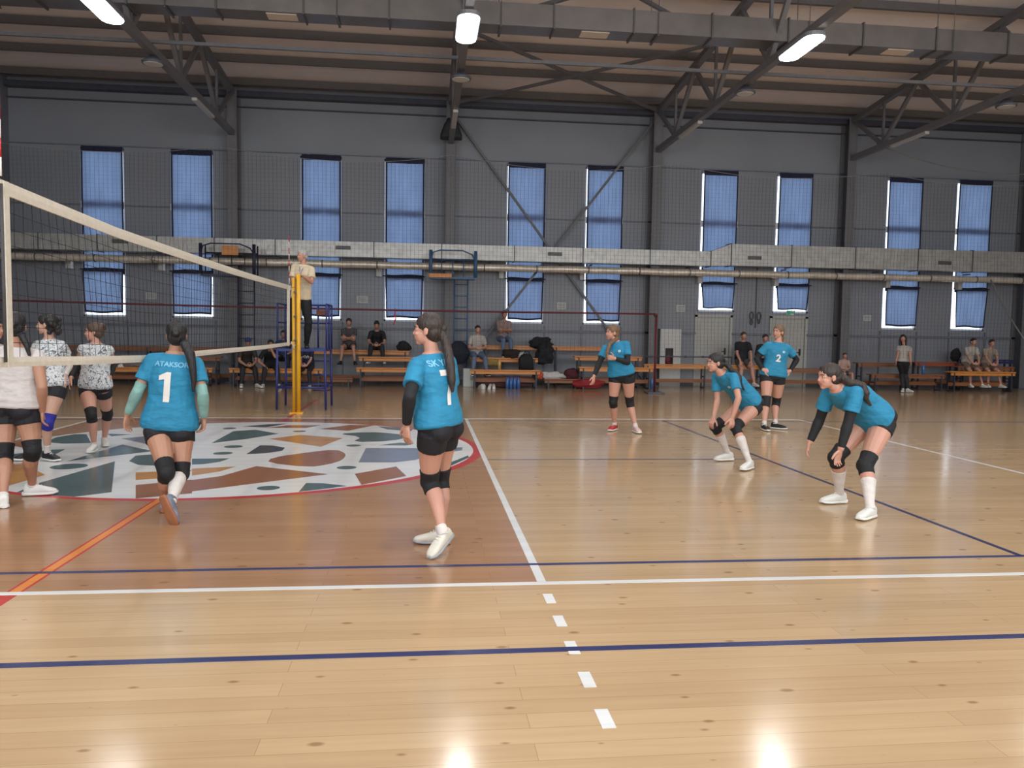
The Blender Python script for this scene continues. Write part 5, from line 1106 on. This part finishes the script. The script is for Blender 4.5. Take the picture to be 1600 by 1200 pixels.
# --- blue team at the right
J = pose(7.15, 1.02, (971,585), (961,534), (956,520), (-1,-.25,.02), torso_fwd=(-.45,-.9), nY=-.02,
 el={'R': ((936,568), -1), 'L': ((981,566), -1)}, wr={'R': ((928,588), -1), 'L': ((960,560), -1)}, hd={'R': ((-.15,-.3,-1), (-.6,-.7,0)), 'L': ((-1,-.2,.15), (0,-.2,1))},
 kn={'L': ((984,628), -1), 'R': ((958,628), -1)}, an={'L': ('g', (993,667)), 'R': ('g', (960,664))}, foot={'L': ((.1,-1,0),), 'R': ((-.6,-.8,0),)})
report('4', J)
def logo(sh, off, frame, up, g):
    c, r, f = frame(.74); text_on(sh, off, 'o', c+r*-.07, -r, up, f, .06*g, ink_w, 'chest_badge')
red_shoe = (mat('red_shoe', (166, 40, 42), 0.5, var=0.1), sole_w)
person('player in blue jersey with red shoes, one hand at chest, ponytail over shoulder', J, k=1.02, build=1.08, vox=.006, skin=skin_r, hair='light', tail=[(J['head']+V((.1,.05,.0)), .03), (J['head']+V((.07,-.03,-.09)), .03), (J['head']+V((-.06,-.12,-.17)), .03), (J['head']+V((-.10,-.16,-.30)), .028), (J['head']+V((-.12,-.17,-.42)), .012)],
 arm_sleeve=sleeve_b, arm_sleeve_t=(.62,.94), sock_t=.86, shoes={'R': red_shoe, 'L': (mat('white_red_shoe', (206, 176, 168), 0.5, var=0.25, scale=20), sole_w)}, leg_t=.22, hem=-.02, hipw=1.05, printing=logo)
def lean_pose(n, **kw): J = pose(**kw); report(n, J); return J
J = lean_pose('5', Y=4.38, k=1.0, pel=(1170,630), neck=(1127,583), head=(1117,567), face=(-1,-.12,-.05), hup=(-.12,0,1), nY=-.12, hY=-.01, torso_fwd=(-1,-.45), sh_w=.15,
 el={'R': ((1121,627), 1), 'L': ((1154,622), -1)}, wr={'R': ((1115,652), -1), 'L': ((1144,653), 1)}, hd={'R': ((-.35,-.1,-.8), (0,-.3,-.4)), 'L': ((-.1,-.15,-1), (-.9,-.2,.0))},
 kn={'L': ((1149,668), -1), 'R': ((1117,667), -1)}, an={'L': ('g', (1171,722)), 'R': ('g', (1138,709))}, foot={'L': ((-.75,-.65,0),), 'R': ((-1,-.2,0),)}, arch=.03)
person('player in blue jersey crouching with both hands on knees, black ponytail down the back', J, k=.98, build=1.0, vox=.0052, skin=skin_r, hair='black', tail=tailpx(J, ((1133,567), -.03, .032), ((1144,579), -.09, .032), ((1154,594), -.12, .026), ((1163,610), -.13, .010)), sock_t=.30, leg_t=.20, hem=-.02, curlL=.5, curlR=.5, hipw=1.0, shirt_loose=1.2, printing=logo)
J = lean_pose('2', Y=7.75, k=1.02, pel=(1208,587), neck=(1216,535), head=(1216,519), face=(-.9,-.5,.05), torso_fwd=(-.12,-1), 
 el={'R': ((1180,563), 1), 'L': ((1245,562), 1)}, wr={'R': ((1193,578), -1), 'L': ((1234,580), -1)}, hd={'R': ((1,-.35,-.15), (0,-.3,-1)), 'L': ((-1,-.35,-.15), (0,-.3,-1))},
 kn={'L': ((1213,629), -1), 'R': ((1197,629), -1)}, an={'L': ('g', (1211,662)), 'R': ('g', (1194,664))}, foot={'L': ((.7,-.7,0),), 'R': ((-.05,-1,0),)})
def print2(sh, off, frame, up, g):
    c, r, f = frame(.52); text_on(sh, off, '2', c-r*.0, -r, up, f, .14*g, ink_w, 'number'); logo(sh, off, frame, up, g)
person('player in blue jersey 2 standing with hands on hips before the second door', J, k=1.02, build=1.12, vox=.006, skin=skin_r, hair='light', tail=[(J['head']+V((.10,.09,.0)), .03), (J['head']+V((.12,.10,-.1)), .034), (J['head']+V((.10,.10,-.2)), .02)], arm_sleeve=sleeve_b, arm_sleeve_t=(.6,.92), sock_t=.84, shoes=(shoe_b, sole_w), leg_t=.22, hem=-.02, printing=print2, hipw=1.06)
J = lean_pose('6', Y=2.0, k=1.0, pel=(1364,654), neck=(1308,606), head=(1294,589), face=(-1,-.08,-.06), hup=(-.18,0,1), nY=-.10, hY=0, torso_fwd=(-1,-.4), sh_w=.155,
 el={'R': ((1281,655), 1), 'L': ((1325,662), -1)}, wr={'R': ((1264,694), -1), 'L': ((1313,704), 1)}, hd={'R': ((-.3,-.15,-.85), (-.5,-.8,.1)), 'L': ((-.25,.1,-1), (-.9,-.3,-.1))},
 kn={'L': ((1352,727), -1), 'R': ((1306,715), -1)}, an={'L': ('g', (1360,794)), 'R': ('g', (1312,772))}, foot={'L': ((-.8,-.5,0),), 'R': ((-1,-.12,0),)}, arch=.035)
person('bending blue player with black arm sleeves, one hand on knee, other reaching down', J, k=1.0, build=1.13, vox=.005, skin=skin_r, hair='dark', tail=tailpx(J, ((1315,589), -.04, .038), ((1330,600), -.11, .036), ((1346,615), -.15, .032), ((1361,634), -.16, .012)), arm_sleeve=sleeve_b, arm_sleeve_t=(.58,.90), sock_t=.34, leg_t=.24, hem=-.02, curlL=.4, curlR=.45, hipw=1.04, shirt_loose=1.3, collar=trim_m, printing=logo)
# --- referee
PZ_ = 1.14
J = pose(10.5, 1.02, (470,466), (474,413), (472,400), (-.75,-.65,-.02), nY=-.12, hY=-.02, torso_fwd=(-.25,-1), sh_w=.16,
 el={'R': ((457,440), -1), 'L': ((487,441), -1)}, wr={'R': ((465,432), -1), 'L': ((473,431), -1)}, hd={'R': ((.9,-.35,.0), (0,-1,.2)), 'L': ((-.9,-.35,.05), (0,-1,.2))},
 kn={'L': ((482,503), -1), 'R': ((458,503), -1)}, an={'L': ('y', (479,534), 10.62), 'R': ('y', (456,534), 10.62)}, foot={'L': ((.2,-1,0),), 'R': ((-.3,-1,0),)}, base=PZ_)
for s_ in 'LR': J[s_+'a'].z = PZ_+.085
report('ref', J)
person('grey haired man in cream shirt and black trousers refereeing on the blue stand', J, k=1.02, build=1.1, vox=.007, skin=skin_r, hair='grey', hair_style='short', shirt=cloth('cream_shirt', (206, 190, 162)), shorts=cloth('black_trousers', (16, 16, 20), bump=.3), leg_t=.96, pads=None, socks=None, sleeve_t=.7, sleeve_r=.066, shoes=(shoe_b, shoe_b), hem=-.0, hipw=.9, bust=0, curlL=.5, curlR=.5, detail=False)
# whistle cord
e = MB((0,0,0)); n = J['neck']; f = V((-.25,-1,0)).normalized(); e.tube([n+V((.05,0,0))+f*.03, n+f*.12+V((.02,0,-.12)), n+f*.13+V((0,0,-.2)), n+f*.12+V((-.02,0,-.12)), n+V((-.05,0,0))+f*.03], .005, 6)
o = e.build('whistle_cord', mat('blue_cord', (60, 80, 150), 0.7)); tag(o, 'thin blue whistle cord around the neck of the referee', 'cord')
# ------------------------------------------------------------------ spectators
def ik(S, W, L1, L2, pole):
    d = W-S; D = min(d.length, (L1+L2)*.985); u = d.normalized(); a = (L1*L1-L2*L2+D*D)/(2*D); h = math.sqrt(max(0, L1*L1-a*a)); p = V(pole); p = (p-u*p.dot(u)).normalized(); return S+u*a+p*h, S+u*D
def seated(label, q, Y, zs, zf, k=1.0, lean=.25, fwd=(0,-1), face=None, arms='lap', knee_out=.09, **kw):
    x = at(q, 1, Y).x; f = horiz(*fwd); r = f.cross(V((0,0,1))); J = {}
    pel = V((x, Y+.16, zs+.115*k))-f*.0; nk = pel+(V((0,0,1))*math.cos(lean)+f*math.sin(lean))*.50*k; J['pelvis'], J['neck'] = pel, nk
    J['face'] = V(face or (f.x, f.y, -.1)).normalized(); J['head'] = nk+V((0,0,.145*k))+f*(.03+.06*lean)*k; J['hup'] = V((0,0,1)); J['sh_r'] = r; J['hip_r'] = r; up = (nk-pel).normalized(); J['arch'] = .03+.03*lean
    for s_, m in (('L', -1), ('R', 1)):
        J[s_+'s'] = nk-up*.07*k+r*m*.165*k; J[s_+'hip'] = pel+r*m*.09*k-V((0,0,.02)); A = pel+r*m*(.10+knee_out)*k+f*.44*k; A.z = zf+.085*k
        K, A = ik(J[s_+'hip'], A, .42*k, .40*k, f+V((0,0,1.2))); J[s_+'k'], J[s_+'a'] = K, A; J[s_+'f'] = (f+r*m*.25).normalized()
        kn = J[s_+'k']+V((0,0,.07*k))
        T = {'lap': nk-up*.36*k+f*.22*k+r*m*.04*k, 'knees': kn-f*.02, 'clasp': kn*.5+(pel+f*.42*k+V((0,0,-.02)))*.5+f*.05*k-V((0,0,.0)), 'chin': (J['head']+J['face']*.09*k-V((0,0,.10*k))) if s_ == 'L' else kn, 'cross': nk-up*.27*k+f*.24*k-r*m*.06*k}[arms]
        E_, W_ = ik(J[s_+'s'], T, .275*k, .235*k, V((0,0,-1))+r*m*.7-f*.2); J[s_+'e'], J[s_+'w'] = E_, W_
        J[s_+'h'] = (f*.6-r*m*.8 if arms in ('lap', 'clasp', 'cross') else f*.5-V((0,0,.8))) if not (arms == 'chin' and s_ == 'L') else V((0,0,1))+f*.2; J[s_+'t'] = V((0,0,1)) if arms in ('lap', 'cross', 'clasp') else -r*m
        J[s_+'n'] = f
    o = dict(vox=.010, detail=False, face=True, brow=False, pads=None, group=None); o.update(kw)
    return person(label, J, k=k, **o)
jeans = cloth('blue_jeans', (96, 112, 138), bump=.3); dkt = cloth('dark_trousers', (34, 34, 40), bump=.3); khaki = cloth('grey_brown_trousers', (84, 74, 70), bump=.3); black_t = cloth('black_tshirt', (22, 22, 28)); grey_t = cloth('grey_tshirt', (76, 70, 74)); navy_t = cloth('navy_shirt', (30, 34, 62)); pink_t = cloth('pinkish_shirt', (150, 126, 122)); offw = cloth('offwhite_tshirt', (178, 172, 164)); beige_t = cloth('beige_shirt', (158, 142, 128)); blue_t = cloth('dark_blue_shirt', (40, 66, 104)); brown_t = cloth('dark_brown_shirt', (52, 44, 40))
man = dict(bust=0, hipw=.9, hair_style='short', sleeve_t=.7)
seated('seated person in blue cap and dark clothes on bench left of pole', (381,570), R1, B['lf'][3], 0, 1.0, .62, fwd=(.45,-1), arms='clasp', shirt=brown_t, shorts=dkt, leg_t=.96, skin=skin_m, hair='black', **{**man, 'hair_style': 'cap'})
seated('person in black resting chin on hand on the front bench behind the net band', (421,570), R1, B['lf'][3], 0, 1.0, .75, fwd=(.2,-1), arms='chin', shirt=black_t, shorts=dkt, leg_t=.96, skin=skin_m, hair='black', **man)
seated('person in dark blue shirt sitting behind the one resting chin on hand', (443,560), R1+.72, .62, .3, .98, .25, arms='knees', shirt=blue_t, shorts=dkt, leg_t=.96, skin=skin_m, hair='black', **man)
seated('youngster in navy shirt with white print just right of the yellow pole', (481,570), R1, B['lf'][3], 0, .88, .35, fwd=(-.2,-1), arms='clasp', shirt=navy_t, shorts=dkt, leg_t=.96, skin=skin_r, hair='black', printing=lambda sh, off, frame, up, g: text_on(sh, off, 'KVN', frame(.55)[0], -frame(.55)[1], up, frame(.55)[2], .12*g, ink_w, 'chest_print'), **man)
seated('woman in grey sleeves and dark dress with bare legs on the high back bench', (545,547), R3, B['mb'][3], .56, 1.0, .22, arms='cross', shirt=grey_t, shorts=cloth('maroon_dress', (52, 26, 32)), leg_t=.5, skin=skin_r, hair='dark', hair_style='bun', socks=None, shoes=(shoe_b, shoe_b), sleeve_t=.55)
seated('man in black tshirt leaning forward with clasped hands on the high back bench', (589,547), R3, B['mb'][3], .6, 1.0, .55, arms='clasp', face=(0,-1,-.35), shirt=black_t, shorts=dkt, leg_t=.96, skin=skin_m, hair='black', **man)
seated('young man in white tshirt and light jeans on the middle bench beside the wall ladder', (745,560), R2, B['cm'][3], .32, 1.0, .2, fwd=(.15,-1), arms='lap', shirt=offw, shorts=jeans, leg_t=.96, skin=skin_r, hair='dark', shoes=(shoe_b, sole_w), **man)
seated('person in pale pinkish shirt and jeans sitting high under the third pair of windows', (786,541), R3+.05, B['cb'][3]+.10, .80, 1.0, .2, fwd=(.2,-1), arms='cross', knee_out=.02, shirt=pink_t, shorts=jeans, leg_t=.96, skin=skin_m, hair='dark', shoes=(shoe_b, sole_w), **{**man, 'sleeve_t': .95})
seated('broad man in black tshirt sitting between the two doors', (1162,565), R2+.02, B['r1'][3]+.02, .1, 1.05, .12, arms='knees', shirt=black_t, shorts=khaki, leg_t=.7, skin=skin_r, hair='brown', build=1.1, socks=None, **man)
seated('man in dark sleeved top half hidden behind the number two player', (1196,565), R2+.02, B['r2'][3]+.04, .1, 1.05, .12, arms='lap', shirt=black_t, shorts=dkt, leg_t=.96, skin=skin_r, hair='dark', build=1.05, **{**man, 'sleeve_t': .95})
seated('small child in pale pink shirt and grey shorts sitting alone on the bench', (1322,575), R2-.1, .42, .12, .74, .12, arms='lap', shirt=cloth('pale_pink_shirt', (184, 150, 136)), shorts=cloth('grey_shorts', (80, 78, 84)), leg_t=.7, skin=skin_r, hair='brown', socks=None, shoes=(shoe_w, sole_w), **man)
seated('dark haired man in off-white shirt, left one of the far right pair', (1517,572), R2, B['r8'][3], .12, .98, .35, arms='clasp', shirt=offw, shorts=cloth('beige_shorts', (116, 96, 84)), leg_t=.7, skin=skin_r, hair='black', socks=None, **man)
seated('man in grey shirt with dark strap, rightmost of the seated spectators', (1547,572), R2, B['r8'][3]-.03, .12, .98, .35, fwd=(-.1,-1), arms='clasp', shirt=beige_t, shorts=cloth('beige_shorts', (116, 96, 84)), leg_t=.7, skin=skin_r, hair='dark', socks=None, **man)
J = pose(16.05, .93, (1411,565), (1413,540), (1411,529), (-.6,-.8,0), torso_fwd=(-.4,-1),
 el={'R': ((1403,553), -1), 'L': ((1422,554), -1)}, wr={'R': ((1400,564), -1), 'L': ((1423,566), -1)}, hd={'R': ((0,-.1,-1), (-.3,-1,0)), 'L': ((0,-.1,-1), (-.3,-1,0))},
 kn={'L': ((1415,584), -1), 'R': ((1409,584), -1)}, an={'L': ('g', (1416,607)), 'R': ('g', (1409,607))}, foot={'L': ((.3,-1,0),), 'R': ((-.6,-.8,0),)}, hip_w=.08)
for s_ in 'LR': J[s_+'a'] = V((J[s_+'a'].x*0.985+0.02, 16.0, .085))
report('L', J)
person('long haired woman standing in white top and black trousers by the right benches', J, k=.97, vox=.009, skin=skin_r, hair='dark', hair_style='long', shirt=offw, shorts=dkt, leg_t=.96, pads=None, detail=False, brow=False, hem=-.0)
